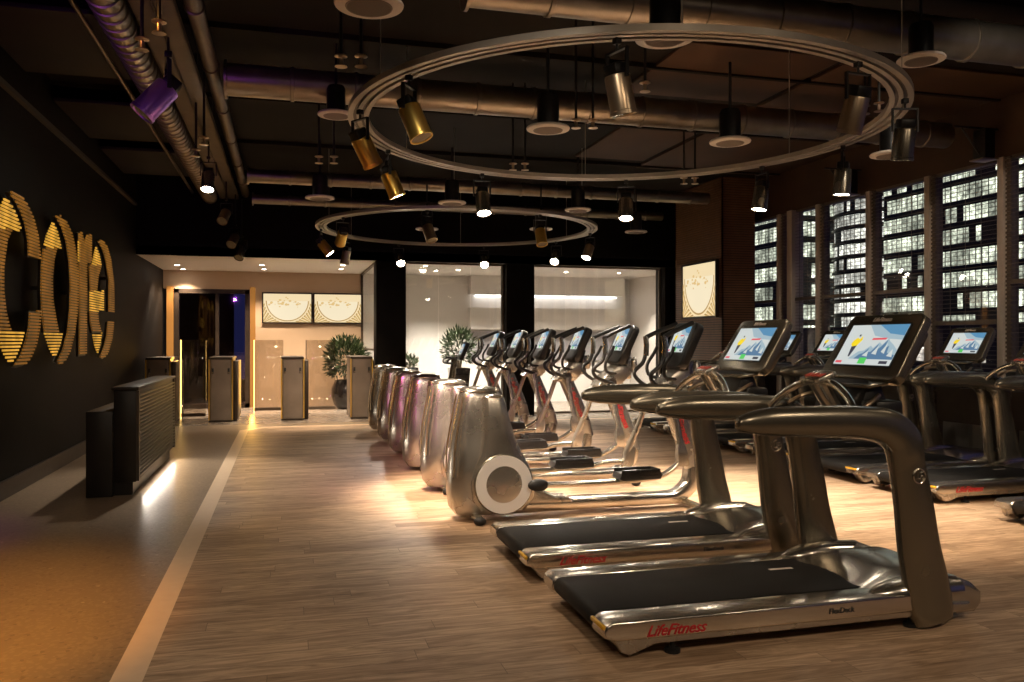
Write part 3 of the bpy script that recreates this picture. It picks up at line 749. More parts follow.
poster('illuminated_poster', 'square backlit cream and gold poster on the slatted column', basis((cx0-.055, 13.35, 2.30), (0,-1,0), (0,0,1)), 1.22, .93, 'backlit posters')

# ------------------------------------------------------------ reception desk
t = empty('reception_desk', 'low black reception desk with slatted side beside the terrazzo walkway', 'desk', (-1.5, 9.4, 0))
MB().box(-.22, .0, -1.28, 1.30, 0, .77, .008).build('low_counter', M['desk'], t)
MB().box(.0, .19, -1.24, 1.30, .12, .955, .008).build('high_counter', M['desk'], t)
MB().box(-.02, .155, -1.20, 1.26, 0, .125).build('plinth', M['desk'], t)
MB().box(-.015, .215, -1.27, 1.33, .955, .985, .005).build('counter_top', M['desk'], t)
q = MB()
for k in range(22): q.box(.188, .212, -1.18, 1.26, .16+k*.035, .176+k*.035)
for y in (-1.22, 1.27): q.box(.188, .214, y-.02, y+.02, .13, .95)
q.build('slat_panel', M['desk_slat'], t)
st = MB().box(.10, .14, -1.1, 1.2, .095, .118).build('under_light', em('desk_led', (1,.85,.62), 5), t)
lamp_area('desk_lamp', (.23, 0, .11), (1.0, 0, -.25), 9, WHITE, 2.2, .05, t)

# ------------------------------------------------------------ turnstiles
def make_turnstile():
    t = empty('turnstile', '', 'turnstile', (0,0,0), 0, 'entrance turnstiles')
    def rr(w_, d_, r_, n=6):
        P = []
        for cx, cy, a0 in ((w_/2-r_, d_/2-r_, 0), (-w_/2+r_, d_/2-r_, 90), (-w_/2+r_, -d_/2+r_, 180), (w_/2-r_, -d_/2+r_, 270)):
            P += [(cx+r_*math.cos(math.radians(a0+90*i/n)), cy+r_*math.sin(math.radians(a0+90*i/n))) for i in range(n+1)]
        return P
    MB().prism(rr(.36, 1.2, .03), 'z', .02, 1.08, 0).build('body', M['stone'], t)
    MB().box(.20, .275, -.50, .62, .02, 1.05, .01).build('side_case', M['frame_dark'], t)
    MB().prism(rr(.39, 1.24, .03), 'z', 1.08, 1.12, .006).build('lid', M['frame_dark'], t)
    MB().prism(rr(.39, 1.24, .03), 'z', 0, .03, .0).build('base', M['frame_dark'], t)
    MB().box(-.202, -.180, -.607, -.575, .03, 1.08).build('gold_edge', M['gold'], t)
    MB().box(.180, .202, -.607, -.575, .03, 1.08).build('gold_edge', M['gold'], t)
    for x in (-.13, .13):
        e = MB().box(x-.018, x+.018, -.612, -.598, .83, .93, .005).build('card_reader', M['black'], t)
        MB().ellipsoid((x, -.614, .85), (.014, .006, .014)).build('reader_light', M['lens_off'], e)
    return t
t0 = make_turnstile(); TX = [-1.07, .135, 1.34, -2.08]
TL = ['second from the left, in front of the entrance door', 'standing alone in the middle below the left poster', 'rightmost, beside the glossy potted shrub', 'leftmost, half hidden behind the reception desk']
for i, x in enumerate(TX):
    o = t0 if i == 0 else copy_tree(t0); o.location = (x-.02, 15.78, 0); o['label'] = 'stone-grey turnstile cabinet with gold edges, '+TL[i]
def gate(x0, x1, y, lab, strip=None):
    t = empty('glass_gate', lab, 'glass gate', ((x0+x1)/2, y, 0), 0, 'glass gate wings'); h = (x1-x0)/2
    MB().box(-h, h, -.006, .006, .10, 1.42, .002).build('glass_wing', M['glass_gate'], t)
    MB().box(-h, h, -.012, .012, .04, .10).build('bottom_rail', M['tray'], t)
    MB().box(-h-.006, -h+.012, -.012, .012, .0, 1.42).build('hinge_post', M['amber_strip'] if strip == 'l' else M['tray'], t)
    if strip == 'l': lamp_area('edge_glow', (-h-.04, -.05, .7), (-h-.04, -2, 0.2), 5, AMBER, .05, 1.2, t)
gate(-.60, -.05, 16.9, 'clear glass gate wing with glowing amber edge left of the middle turnstile', 'l')
gate(.38, .95, 16.9, 'clear glass gate wing right of the middle turnstile')
gate(-1.82, -1.4, 15.9, 'clear glass gate wing with amber edge beside the leftmost turnstile', 'l')

# ------------------------------------------------------------ plants
def leafy(b_, c, rad, n, rnd, lw=.05):
    for k in range(n):
        a = rnd.uniform(0, 2*PI); ph = math.acos(rnd.uniform(-.8, 1)); r_ = rnd.uniform(.55, 1)
        p = Vector((c[0]+rad[0]*r_*math.sin(ph)*math.cos(a), c[1]+rad[1]*r_*math.sin(ph)*math.sin(a), c[2]+rad[2]*r_*math.cos(ph)))
        dr = (p-Vector(c)+Vector((rnd.gauss(0,.1), rnd.gauss(0,.1), rnd.uniform(0,.25)))).normalized()
        sd = dr.cross(Vector((rnd.gauss(0,1), rnd.gauss(0,1), rnd.gauss(0,1)))).normalized(); up = sd.cross(dr)
        L = rnd.uniform(.08, .15)*lw/.05
        b_.add([p, p+dr*L*.5+sd*lw*.35+up*.006, p+dr*L, p+dr*L*.5-sd*lw*.35+up*.006], [[0,1,2,3]], 0, False)
def plant(label, loc, potkind, rad, hc, n, seed):
    t = empty('potted_shrub', label, 'potted plant', loc); rnd = random.Random(seed)
    if potkind == 'round':
        p = MB().lathe([(0,0),(.17,0),(.25,.10),(.30,.26),(.30,.42),(.24,.56),(.22,.60),(.19,.60),(.20,.52),(0,.52)], n=32).build('pot', M['pot'], t); top = .53
    else:
        p = MB().loft([[( -a,-a,z),(a,-a,z),(a,a,z),(-a,a,z)] for a, z in ((.13,0),(.20,.85),(.18,.85),(.17,.80))]).build('pot', M['pot'], t); top = .80
    MB().lathe([(0,top-.02),(.16,top-.02),(.15,top+.01),(0,top+.02)], n=16).build('soil', M['soil'], p)
    q = MB()
    for k in range(7):
        a = 2*PI*k/7; q.tube([(.03*math.cos(a), .03*math.sin(a), top), (.06*math.cos(a), .06*math.sin(a), (top+hc)/2), (rad[0]*.6*math.cos(a), rad[1]*.6*math.sin(a), hc)], [.014,.010,.004], 6)
    q.build('stems', M['stem'], t)
    b_ = MB(); leafy(b_, (0,0,hc), rad, n, rnd); b_.build('foliage', M['leaf'], t)
plant('round green shrub in a glossy black pot behind the turnstiles', (1.20, 17.5, 0), 'round', (.42,.42,.46), 1.02, 1800, 1)
plant('green shrub in a tall square pot behind the left glass wall', (3.42, 16.7, 0), 'square', (.34,.34,.38), 1.28, 700, 2)
plant('small green shrub behind the left glass wall next to the black column', (2.45, 17.3, 0), 'square', (.2,.2,.16), .93, 200, 3)

# ------------------------------------------------------------ screens
def screen_mesh(mtx, w_, h_, z=0):
    a = MB(); X = w_/2; Y = h_/2
    def P(pts, mi, k): a.poly([(x*X, y*Y, z+k*.0004) for x, y in pts], mi)
    P([(-1,-1),(1,-1),(1,1),(-1,1)], 1, 0)
    P([(-.35,1),(1,1),(1,.25),(.5,.30),(.0,.45)], 7, 1); P([(.0,1),(1,1),(1,.45),(.5,.55)], 0, 2)
    P([(-.55,-.72),(-.30,-.35),(-.12,-.30),(.05,-.05),(.16,-.18),(.30,.12),(.42,-.02),(.55,.30),(.62,.18),(.80,.0),(1,-.25),(1,-.72)], 7, 3)
    P([(-.35,-.72),(-.22,-.5),(-.1,-.42),(.04,-.15),(.02,-.4),(.15,-.35),(.3,.05),(.3,-.3),(.42,-.1),(.55,.26),(.56,-.2),(.68,-.05),(.72,-.4),(1,-.5),(1,-.72)], 2, 4)
    for k, pts in enumerate([[(-.1,-.55),(.05,-.3),(.1,-.6)],[(.2,-.45),(.33,-.05),(.38,-.5)],[(.5,-.35),(.6,.1),(.64,-.45)],[(.75,-.55),(.86,-.2),(.95,-.6)]]): P(pts, 1, 5)
    P([(.0,.32),(.5,.34),(.46,.24),(-.02,.22)], 6, 6)
    P([(-.66,.20),(-.56,.34),(-.46,.26),(-.40,.44),(-.36,.22),(-.46,-.06),(-.62,-.12),(-.70,.02)], 3, 7)
    P([(-.64,-.10),(-.46,-.06),(-.50,-.36),(-.54,-.62),(-.60,-.60),(-.62,-.36)], 4, 7)
    P([(-.54,.40),(-.48,.40),(-.48,.50),(-.54,.50)], 4, 8)
    P([(-1,-1),(1,-1),(1,-.76),(-1,-.76)], 1, 6)
    P([(-.12,-.96),(.14,-.96),(.14,-.66),(-.12,-.66)], 5, 8)
    P([(-.95,-.94),(-.72,-.94),(-.72,-.82),(-.95,-.82)], 6, 8); P([(.62,-.94),(.9,-.94),(.9,-.80),(.62,-.80)], 4, 8)
    return a.xf(mtx)
def rrect(w_, h_, r_, n=5, taper=0):
    P = []
    for sx, sy, a0 in ((1,1,0),(-1,1,90),(-1,-1,180),(1,-1,270)):
        for i in range(n+1):
            a = math.radians(a0+90*i/n)
            x = sx*(w_/2-r_)+r_*math.cos(a); y = sy*(h_/2-r_)+r_*math.sin(a)
            P.append((x*(1+taper*y/(h_/2)), y))
    return P

# ------------------------------------------------------------ treadmill
def make_treadmill():
    t = empty('treadmill', '', 'treadmill', (0,0,0), 0, 'treadmills')
    HW = .45
    # deck chassis
    MB().prism([(.03,.10),(.02,.155),(.12,.165),(1.93,.165),(1.99,.15),(2.0,.12),(1.95,.06),(.16,.06)], 'y', -HW+.06, HW-.06, .008).build('deck_frame', M['dark_titan'], t)
    # belt loops over rear roller
    bl = []
    for k in range(9):
        a = PI/2+PI*k/8; bl.append((.045+.045*math.cos(a), .128+.045*math.sin(a)))
    bl = [(1.78,.173)]+bl+[(1.78,.083)]
    MB().prism(bl, 'y', -.28, .28, .003).build('running_belt', M['belt'], t)
    q = MB().box(1.16, 1.30, .10, .125, .1735, .1745); q.build('belt_mark', M['speaker'], t)
    for s in (-1, 1):
        rail = MB().prism([(-.005,.105),(.0,.15),(.03,.172),(1.72,.172),(1.72,.085),(.06,.085)], 'y', s*.285, s*HW, .012, seg=3).build('side_rail', M['chrome'], t)
        MB().prism([(.04,.09),(.06,.12),(1.7,.12),(1.95,.10),(1.9,.06),(1.7,.055),(.24,.055),(.12,.014),(.08,.03)], 'y', s*.33, s*(HW-.012), .012).build('lower_skirt', M['titan'], t)
        if s < 0: MB().box(-.012, .004, s*.29 if s > 0 else -HW+.01, HW-.01 if s > 0 else -.29, .140, .158, .003).build('rear_reflector', M['yellow'], rail)
        # foot fairing at the upright
        MB().loft([[Vector((x, s*(.37+dy*math.cos(a)), .165+h*math.sin(a))) for a in [PI*k/10 for k in range(11)]] for x, dy, h in ((1.40,.01,.005),(1.46,.055,.035),(1.55,.078,.06),(1.68,.085,.075),(1.9,.08,.06))]).build('upright_shroud', M['chrome'], t)
        # arm: handrail bending down into the upright
        path = smooth_path([(.650,1.018,.02,.025),(.66,1.018,.06,.055),(.72,1.022,.10,.09),(.84,1.025,.135,.115),(1.1,1.02,.152,.125),(1.32,1.01,.158,.126),(1.455,.985,.178,.128),(1.54,.925,.19,.128),
               (1.565,.86,.19,.124),(1.58,.78,.188,.112),(1.615,.6,.205,.112),(1.645,.4,.225,.114),(1.685,.22,.245,.12),(1.71,.10,.245,.127),(1.725,.03,.22,.12)], 5)
        up = MB().sweepxz(path, s*.425, 24, 2.4).build('handrail_upright', M['dark_titan'], t)
        # emblem disc on the outer face
        e = MB()
        yo = s*(.425+.058)
        c = (1.60, .75)
        ring_ = [(c[0]+.034*math.cos(2*PI*k/20), yo, c[1]+.034*math.sin(2*PI*k/20)) for k in range(20)]
        e.tube(ring_, .0035, 6, closed=True)
        e.tube([(c[0]-.014, yo, c[1]+.022),(c[0]-.016, yo, c[1]-.010),(c[0]+.004, yo, c[1]-.012)], .0045, 6)
        e.tube([(c[0]+.022, yo, c[1]+.020),(c[0]+.006, yo, c[1]+.016),(c[0]+.006, yo, c[1]-.024)], .0045, 6)
        e.tube([(c[0]+.006, yo, c[1]+.0),(c[0]+.020, yo, c[1]+.002)], .004, 6)
        e.build('emblem', M['chrome'], up)
    # nose and motor hood between the uprights
    MB().prism([(1.80,.04),(1.82,.20),(1.89,.225),(1.98,.19),(2.04,.14),(2.04,.08),(2.0,.04)], 'y', -.42, .42, .03, seg=3).build('front_nose', M['titan'], t)
    rings = []
    for i in range(11):
        g = i/10; x = lerp(1.46, 1.93, g); h = .175+.060*math.sin(PI*min(1, g*1.15)*.62); w_ = lerp(.34, .36, g)
        rings.append([Vector((x+.12*(abs(c_)**2)*(-1)*(1-g), w_*c_, .12+(h-.12)*(1-abs(c_)**4*.5))) for c_ in [lerp(-1,1,k/14) for k in range(15)]]+[Vector((x, w_*c_, .10)) for c_ in (1, 0, -1)])
    MB().loft(rings).build('motor_hood', M['chrome'], t)
    # cross members between the uprights
    MB().box(1.50, 1.60, -.38, .38, .93, 1.0, .02).build('cross_bar', M['black'], t)
    MB().prism([(1.47,.90),(1.62,.90),(1.69,1.02),(1.62,1.17),(1.54,1.20),(1.50,1.08)], 'y', -.20, .20, .02).build('console_neck', M['black'], t)
    # sensor hoop with keypad
    arch = smooth_path([(1.33,-.40,.99),(1.345,-.34,1.06),(1.37,-.24,1.13),(1.39,-.12,1.175),(1.395,0,1.185),(1.39,.12,1.175),(1.37,.24,1.13),(1.345,.34,1.06),(1.33,.40,.99)], 4)
    hp = MB().tube(arch, .021, 12).build('sensor_hoop', M['chrome'], t)
    MB().tube([(1.39,-.05,1.18),(1.44,-.045,1.10),(1.52,-.04,1.0)], [.03,.03,.03], 10).tube([(1.39,.05,1.18),(1.44,.045,1.10),(1.52,.04,1.0)], [.03,.03,.03], 10).build('hoop_bracket', M['chrome'], hp)
    kp = MB().box(1.32, 1.44, -.085, .085, 1.195, 1.225, .010, rot=Matrix.Rotation(math.radians(-22), 3, 'Y'), piv=(1.38,0,1.21)).build('keypad', M['titan'], hp)
    k_ = MB(); rotm = Matrix.Rotation(math.radians(-22), 3, 'Y')
    for yy in (-.05, 0, .05): k_.box(1.35, 1.39, yy-.016, yy+.016, 1.225, 1.230, .002, rot=rotm, piv=(1.38,0,1.21))
    k_.build('keys', M['red_led'], kp)
    # console: tilted slab facing the runner (-x)
    cb = Vector((1.60, 0, 1.20)); tilt = math.radians(32)
    upv = Vector((math.sin(tilt), 0, math.cos(tilt))); rgt = Vector((0,-1,0))   # seen from the runner, right is -y
    H = .41
    mtx = basis(cb+upv*(H/2), rgt, upv)
    con = MB().prism(rrect(.60, H, .045, taper=-.05), 'z', -.06, 0, .012, seg=3).prism(rrect(.50, H*.8, .05), 'z', -.11, -.055, .02).xf(mtx).build('console', M['dark_titan'], t)
    MB().prism(rrect(.47, H*.66, .01), 'z', .0005, .003).xf(mtx @ Matrix.Translation((0,.005,0))).build('screen_bezel', M['black'], con)
    screen_mesh(mtx @ Matrix.Translation((0,.005,.004)), .445, H*.62).build('screen', SCR, con)
    text('LifeFitness', .034, M['speaker'], con, 'header_lettering', mtx @ Matrix.Translation((-.085, H*.5-.048, .002)), .35)
    # reading shelf, bottle holders and black tray below the screen
    MB().box(1.50, 1.63, -.24, .24, 1.165, 1.185, .008, rot=Matrix.Rotation(math.radians(-8), 3, 'Y'), piv=(1.56,0,1.17)).build('reading_shelf', M['dark_titan'], con)
    MB().box(1.50, 1.66, -.31, -.17, 1.02, 1.10, .02).box(1.50, 1.66, .17, .31, 1.02, 1.10, .02).box(1.50,1.66,-.18,.18,1.04,1.07,.008).build('bottle_tray', M['black'], t)
    for s in (-1, 1): MB().tube(smooth_path([(1.40,s*.30,1.05),(1.50,s*.28,1.10),(1.60,s*.20,1.12)], 4), .012, 8).build('cup_rim', M['bronze'], t)
    # levelling feet
    for x in (.34, 1.62):
        for s in (-1, 1): MB().lathe([(0,0),(.036,0),(.036,.016),(.012,.022),(.012,.07),(0,.07)], (x, s*.40, 0), n=14).build('levelling_foot', M['rubber'], t)
    # lettering on both sides
    for s in (-1, 1):
        if s < 0: mm = basis((.19, -HW-.0016, .098), (1,0,0), (0,0,1)); m2 = basis((1.12, -HW-.0016, .118), (1,0,0), (0,0,1))
        else: mm = basis((.53, HW+.0016, .098), (-1,0,0), (0,0,1)); m2 = basis((1.30, HW+.0016, .118), (-1,0,0), (0,0,1))
        text('LifeFitness', .068, M['red'], t, 'red_lettering', mm, .45)['label'] = 'red script lettering'
        text('FlexDeck', .036, M['ink'], t, 'small_lettering', m2, .1)
    return t
tm0 = make_treadmill()
TM = [(1.34, 3.82, 'chrome and black treadmill nearest the camera, in the right foreground'),
      (1.34, 5.03, 'second treadmill, between the nearest one and the row of ellipticals'),
      (5.36, 4.84, 'treadmill cut off by the right picture edge, nearest in the window row'),
      (5.36, 6.33, 'treadmill of the window row with only the left part of its console in frame'),
      (5.36, 7.36, 'treadmill of the window row whose small console shows whole at right'),
      (5.36, 8.50, 'treadmill of the window row mostly hidden behind the nearest console'),
      (5.36, 9.62, 'treadmill of the window row, its screen just left of the nearest console'),
      (5.36, 10.76, 'treadmill of the window row, its screen just right of the second console'),
      (5.36, 11.92, 'farthest treadmill of the window row, beside the slatted column')]
for i, (x, y, lab) in enumerate(TM):
    o = tm0 if i == 0 else copy_tree(tm0)
    o.location = (x, y, 0); o['label'] = lab

# ------------------------------------------------------------ elliptical cross trainer
def make_elliptical():
    t = empty('elliptical_trainer', '', 'elliptical trainer', (0,0,0), 0, 'elliptical cross trainers')
    # rear drum shroud: rounded lofted tower
    prof = [ # z, x0, x1, half width
      (.045,.06,.55,.13),(.10,.015,.64,.165),(.20,.0,.68,.185),(.32,.0,.68,.19),(.45,.012,.62,.185),(.6,.03,.54,.155),(.75,.055,.49,.14),(.88,.08,.45,.13),(.96,.095,.43,.12),(1.0,.11,.41,.11),(1.02,.14,.37,.09)]
    rings = []
    for z, x0, x1, w_ in prof:
        cx, rx = (x0+x1)/2, (x1-x0)/2; ring = []
        for k in range(28):
            a = 2*PI*k/28; c, s_ = math.cos(a), math.sin(a)
            ring.append(Vector((cx+math.copysign(abs(c)**.62, c)*rx, math.copysign(abs(s_)**.62, s_)*w_, z)))
        rings.append(ring)
    MB().loft(rings).build('drum_shroud', M['titan'], t)
    MB().ellipsoid((.26,0,1.01), (.165,.135,.035), 20, 8).build('drum_cap', M['chrome'], t)
    for s in (-1, 1):
        # side tower over the crank disc
        rg = []
        for z, cx, rx, dy in ((.08,.41,.18,.02),(.18,.41,.25,.045),(.30,.405,.262,.055),(.42,.40,.225,.058),(.54,.39,.165,.062),(.66,.375,.13,.066),(.80,.355,.108,.068),(.92,.34,.092,.066),(.965,.335,.082,.055)):
            yb = s*lerp(.15,.105,max(0,min(1,(z-.3)/.7)))
            rg.append([Vector((cx+rx*math.cos(PI*k/12), yb+s*(dy+.03)*math.sin(PI*k/12)**.45, z)) for k in range(13)])
        MB().loft(rg).build('side_tower', M['titan'], t)
        MB().ellipsoid((.335, s*.145, .967), (.083,.055,.020), 16, 8).build('tower_cap', M['chrome'], t)
        # bronze strip standing in for the orange reflection along the edge
        MB().tube(smooth_path([(.10,s*.125,.97),(.06,s*.145,.75),(.03,s*.155,.55),(.02,s*.16,.35)], 4), .008, 8).build('edge_reflection', M['bronze'], t)
        # crank disc
        y0 = s*.24
        MB().lathe([(.0,y0-s*.03),(.232,y0-s*.03),(.235,y0-s*.01),(.229,y0),(0,y0)], (.40,0,.295), 'y', 40).build('crank_rim', M['dark_titan'], t)
        cd = MB().lathe([(.142,y0+s*.001),(.224,y0+s*.001),(.224,y0+s*.006),(.142,y0+s*.006)], (.40,0,.295), 'y', 40).build('crank_ring', M['white'], t)
        MB().lathe([(0,y0+s*.008),(.10,y0+s*.007),(.142,y0+s*.002)], (.40,0,.295), 'y', 40).build('crank_disc', M['titan'], cd)
        # pedal arm: near side forward, far side lifted
        yA = s*.275
        kx, kz = (.665,.285) if s < 0 else (.22,.31)
        MB().ellipsoid((kx, yA, kz), (.085,.045,.048), 16, 10).build('arm_knob', M['rubber'], t)
        fx, fz = (1.90,.43) if s < 0 else (1.62,.36)
        arm = smooth_path([(kx+.06,yA,kz),(kx+.5,yA,kz-.005),(lerp(kx,fx,.72),yA,kz+.01),(lerp(kx,fx,.86),yA,kz+.04),(fx,yA*.93,fz)], 5)
        am = MB().tube(arm, .024, 12).build('pedal_arm', M['chrome'], t)
        px = kx+(.64 if s < 0 else .72)
        MB().prism([(px,kz+.03),(px+.02,kz+.07),(px+.36,kz+.075),(px+.37,kz+.045),(px+.36,kz+.015),(px+.03,kz+.01)], 'y', yA-.085, yA+.085, .012).box(px+.02,px+.35,yA-.085,yA-.07,kz+.05,kz+.098,.006).box(px+.02,px+.35,yA+.07,yA+.085,kz+.05,kz+.098,.006).box(px+.335,px+.355,yA-.08,yA+.08,kz+.05,kz+.098,.006).build('foot_pedal', M['black'], am)
        # swing lever with boot, pivot at post top
        pv = Vector((1.83, s*.20, .99))
        lv = MB().tube([(pv.x, pv.y, pv.z), (lerp(pv.x,fx,.5), lerp(pv.y,yA*.93,.5), lerp(pv.z,fz,.5)), (fx, yA*.93, fz+.05)], [.022,.020,.024], 12, flat=1.3).build('swing_lever', M['titan'], t)
        MB().loft([[Vector((fx+lerp(0,(pv.x-fx)*.25,g)+a_*hw, yA*.93+b_*hw*.7, fz-.05+.18*g)) for a_, b_ in ((-1,-1),(1,-1),(1,1),(-1,1))] for g, hw in ((0,.035),(.1,.048),(.7,.040),(1,.028))]).build('lever_boot', M['titan'], lv)
        # moving handlebar
        dx = -.04 if s < 0 else .04
        hb = smooth_path([(pv.x,pv.y,pv.z),(pv.x-.13+dx,s*.24,1.05),(pv.x-.17+dx,s*.26,1.13),(pv.x-.08+dx,s*.27,1.22),(pv.x-.05+dx,s*.27,1.36),(pv.x-.06+dx,s*.265,1.44)], 5)
        h_ = MB().tube(hb, .018, 10).build('moving_handle', M['black'], lv)
        MB().tube([(pv.x-.055+dx,s*.27,1.27),(pv.x-.05+dx,s*.27,1.36),(pv.x-.06+dx,s*.265,1.44)], .024, 10).build('sensor_grip', M['chrome'], h_)
        MB().tube(smooth_path([(pv.x-.06+dx,s*.265,1.43),(pv.x+.02+dx,s*.25,1.47),(pv.x+.22+dx,s*.22,1.55)], 4), .020, 10).build('upper_grip', M['rubber'], h_)
        MB().lathe([(0,-.04),(.05,-.04),(.055,-.02),(.055,.02),(.05,.04),(0,.04)], (pv.x, s*.165, .99), 'y', 20).build('pivot_hub', M['chrome'], t)
    # base beam
    MB().sweepxz(smooth_path([(.50,.085,.12,.17),(.80,.082,.11,.16),(1.4,.082,.105,.16),(1.85,.082,.105,.16),(1.98,.10,.12,.155),(2.09,.19,.135,.145),(2.12,.34,.14,.13)], 5), 0, 20, 4).build('base_beam', M['chrome'], t)
    MB().prism([(.55,.10),(.55,.30),(.66,.26),(.86,.16),(.98,.145),(1.02,.10)], 'y', -.095, .095, .02, seg=3).build('beam_cover', M['titan'], t)
    # front post leaning back to the user
    MB().sweepxz([(2.13,.30,.15,.13),(2.09,.45,.155,.13),(2.0,.68,.15,.125),(1.90,.90,.145,.12),(1.86,1.0,.15,.13)], 0, 20, 4).build('front_post', M['titan'], t)
    d_ = Vector((1.91-2.08,0,.88-.48)).normalized()
    for s in (-1, 1):
        nx = Vector((d_.z,0,-d_.x)); 
        if s < 0: xa, ya = -d_, nx
        else: xa, ya = d_, -nx*-1
        org = Vector((1.905,0,.865)) + Vector((0,s*.068,0)) - nx*.02
        if s > 0: org = Vector((2.055,0,.50)) + Vector((0,.068,0)) + nx*.02; ya = -nx
        text('LifeFitness', .085, M['red'], t, 'red_lettering', basis(org, xa, ya), .2)
    MB().prism([(1.72,.96),(1.80,.93),(1.96,.95),(2.06,1.06),(2.04,1.15),(1.93,1.16),(1.80,1.06)], 'y', -.12, .12, .025).build('handle_hub', M['titan'], t)
    MB().tube([(2.0,0,1.10),(2.05,0,1.22),(2.07,0,1.30)], [.055,.045,.05], 14).build('console_neck', M['black'], t)
    # fixed inner bars
    for s in (-1, 1):
        MB().tube(smooth_path([(1.93,s*.10,1.08),(1.80,s*.15,1.10),(1.78,s*.17,1.19),(1.84,s*.17,1.29),(1.87,s*.16,1.35)], 4), .015, 8).build('fixed_handle', M['black'], t)
    # console
    tilt = math.radians(24); cb = Vector((1.90,0,1.18)); upv = Vector((math.sin(tilt),0,math.cos(tilt))); H = .42
    mtx = basis(cb+upv*H/2, (0,-1,0), upv)
    con = MB().prism(rrect(.40,H,.07,taper=.06), 'z', -.08, 0, .02, seg=3).xf(mtx).build('console', M['black'], t)
    screen_mesh(mtx @ Matrix.Translation((0,.045,.003)), .27, .235).build('screen', SCR, con)
    MB().box(2.0,2.12,-.03,.03,1.02,1.24,.02).ellipsoid((2.10,-.12,1.16),(.035,.035,.085)).build('bottle_holder', M['titan'], t)
    # feet bars with rubber ends
    for x in (.20, 2.05):
        MB().box(x-.03, x+.03, -.27, .27, .02, .06, .008).build('foot_bar', M['dark_titan'], t)
        for s in (-1, 1): MB().ellipsoid((x, s*.28, .032), (.05,.045,.032), 12, 8).build('rubber_foot', M['rubber'], t)
    MB().box(1.05,1.45,-.012,.012,.04,.06).ellipsoid((1.46,-.03,.055),(.05,.03,.03)).build('service_lever', M['black'], t)
    return t
el0 = make_elliptical()
EL = ['nearest in its row, its crank disc in full view', 'second in the row behind the nearest one', 'third in the row', 'fourth in the row', 'fifth in the row', 'farthest in the row, next to the turnstiles']
for i in range(6):
    o = el0 if i == 0 else copy_tree(el0)
    o.location = (1.22, 6.42+1.3*i, 0); o['label'] = 'silver elliptical trainer with black pedals, '+EL[i]

# ------------------------------------------------------------ upright bike at the end of the row
t = empty('exercise_bike', 'dark exercise bike with a small tilted screen behind the elliptical row', 'exercise bike', (2.05, 14.0, 0))
MB().loft([[Vector((.25+rx*math.cos(2*PI*k/20), .10*math.sin(2*PI*k/20), z)) for k in range(20)] for z, rx in ((.08,.20),(.2,.30),(.4,.32),(.55,.22),(.66,.10))]).build('drive_housing', M['titan'], t)
MB().tube([(.55,0,.35),(.70,0,.8),(.74,0,1.12)], [.07,.055,.05], 14).build('handle_post', M['dark_titan'], t)
MB().tube([(.05,0,.5),(-.05,0,.85)], .035, 12).build('seat_post', M['chrome'], t)
MB().loft([[Vector((-.05+rx*math.cos(2*PI*k/18)-(.03 if math.cos(2*PI*k/18) < 0 else 0), ry*math.sin(2*PI*k/18)*(1-.45*math.cos(2*PI*k/18)), z)) for k in range(18)] for z, rx, ry in ((.85,.11,.10),(.88,.14,.13),(.93,.14,.13),(.95,.10,.09))]).build('seat', M['rubber'], t)
MB().tube(smooth_path([(.74,-.24,1.12),(.62,-.25,1.10),(.58,-.15,1.03),(.70,0,1.02),(.58,.15,1.03),(.62,.25,1.10),(.74,.24,1.12)], 5), .018, 10).build('handlebar', M['black'], t)
mtx = basis((.86,0,1.24), (0,-1,0), (math.sin(.4),0,math.cos(.4)))
cn = MB().prism(rrect(.32,.34,.05), 'z', -.07, 0, .02).xf(mtx).build('console', M['black'], t)
screen_mesh(mtx @ Matrix.Translation((0,.02,.003)), .22, .19).build('screen', SCR, cn)
MB().box(.02,.10,-.28,.28,0,.07,.02).box(.62,.70,-.28,.28,0,.07,.02).box(.05,.66,-.04,.04,.03,.10,.01).build('base', M['dark_titan'], t)
for s in (-1, 1):
    c_ = MB().tube([(.25,s*.12,.33),(.25+s*.13,s*.16,.33-s*.1)], .015, 8).build('crank', M['chrome'], t)
    MB().box(.25+s*.13-.05,.25+s*.13+.05,s*.19-.04,s*.19+.04,.33-s*.1-.012,.33-s*.1+.012,.005).build('pedal', M['rubber'], c_)

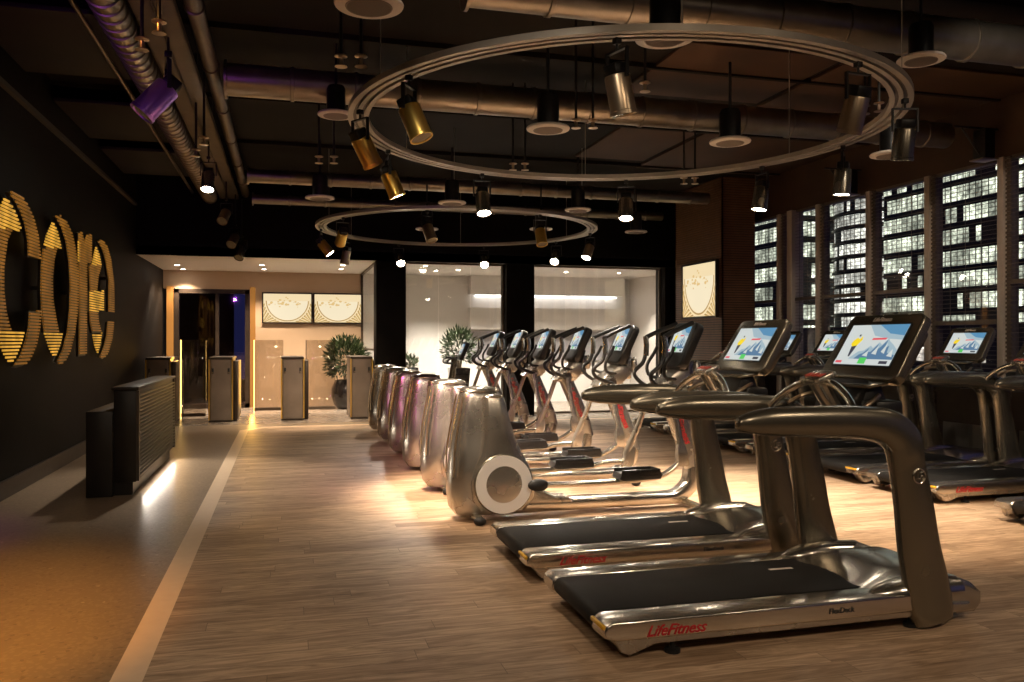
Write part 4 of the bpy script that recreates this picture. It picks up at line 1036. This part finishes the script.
# ------------------------------------------------------------ bracket projectors by the windows
for i, y in enumerate((7.75, 10.1)):
    t = empty('wall_projector', ['black box projector on a bracket above the windows, nearer the camera', 'black box projector on a bracket above the windows, farther back'][i], 'projector', (XR, y, 3.6), 0, 'bracket lights above the windows')
    MB().box(-.26, -.12, -.09, .09, -.12, .22, .01).build('housing', M['fixture'], t)
    MB().box(-.60, 0, -.015, .015, .22, .24).tube([(-.5,0,.22),(-.24,0,-.08)], .010, 8).build('bracket', M['fixture'], t)
    MB().box(-.30, -.08, -.10, .10, -.135, -.12, .004).build('shade_plate', M['bronze'], t)

# ------------------------------------------------------------ city at night beyond the windows
def tower(label, m, x0, x1, y0, y1, z1, fh, slabs=True, rounded=False):
    t = empty('office_tower', label, 'building', ((x0+x1)/2, (y0+y1)/2, -8), 0, 'office towers beyond the windows')
    hx, hy = (x1-x0)/2, (y1-y0)/2; n = 40 if rounded else 4
    if rounded: P = [(hx*math.cos(2*PI*k/n), hy*math.sin(2*PI*k/n)) for k in range(n)]
    else: P = [(-hx,-hy),(hx,-hy),(hx,hy),(-hx,hy)]
    MB().prism(P, 'z', 0, z1+8, 0).build('facade', m, t)
    q = MB(); k = 0
    while k*fh < z1+8:
        z = k*fh; q.prism([(x*(1+.5/hx), y*(1+.5/hy)) for x, y in P], 'z', z-.05, z+.22, 0); k += 1
    q.build('floor_slabs', M['frame_dark'], t)
    MB().prism([(x*.9, y*.9) for x, y in P], 'z', z1+8, z1+10).build('roof_block', M['frame_dark'], t)
LT = (.95, 1.0, .80)
tower('lit office tower filling the right windows', tower_mat('tower_a', 3.5, 1.25, LT, 1, .27, s=1.35), 105, 130, 96, 128, 60, 3.5)
tower('rounded lit tower seen through the middle bay', tower_mat('tower_b', 2.9, .9, (1,.98,.88), 7, .27, s=1.2), 108, 124, 134, 152, 72, 2.9, rounded=True)
tower('lit office tower behind the left windows', tower_mat('tower_c', 4.4, 1.5, LT, 3, .24, s=1.35), 105, 125, 153, 190, 62, 4.4)
tower('low lit building in front of the towers', tower_mat('tower_d', 3.2, 1.6, (1,.90,.80), 11, .38, lo=.15, hi=.7, s=1.2), 78, 92, 60, 150, 1.5, 3.2)
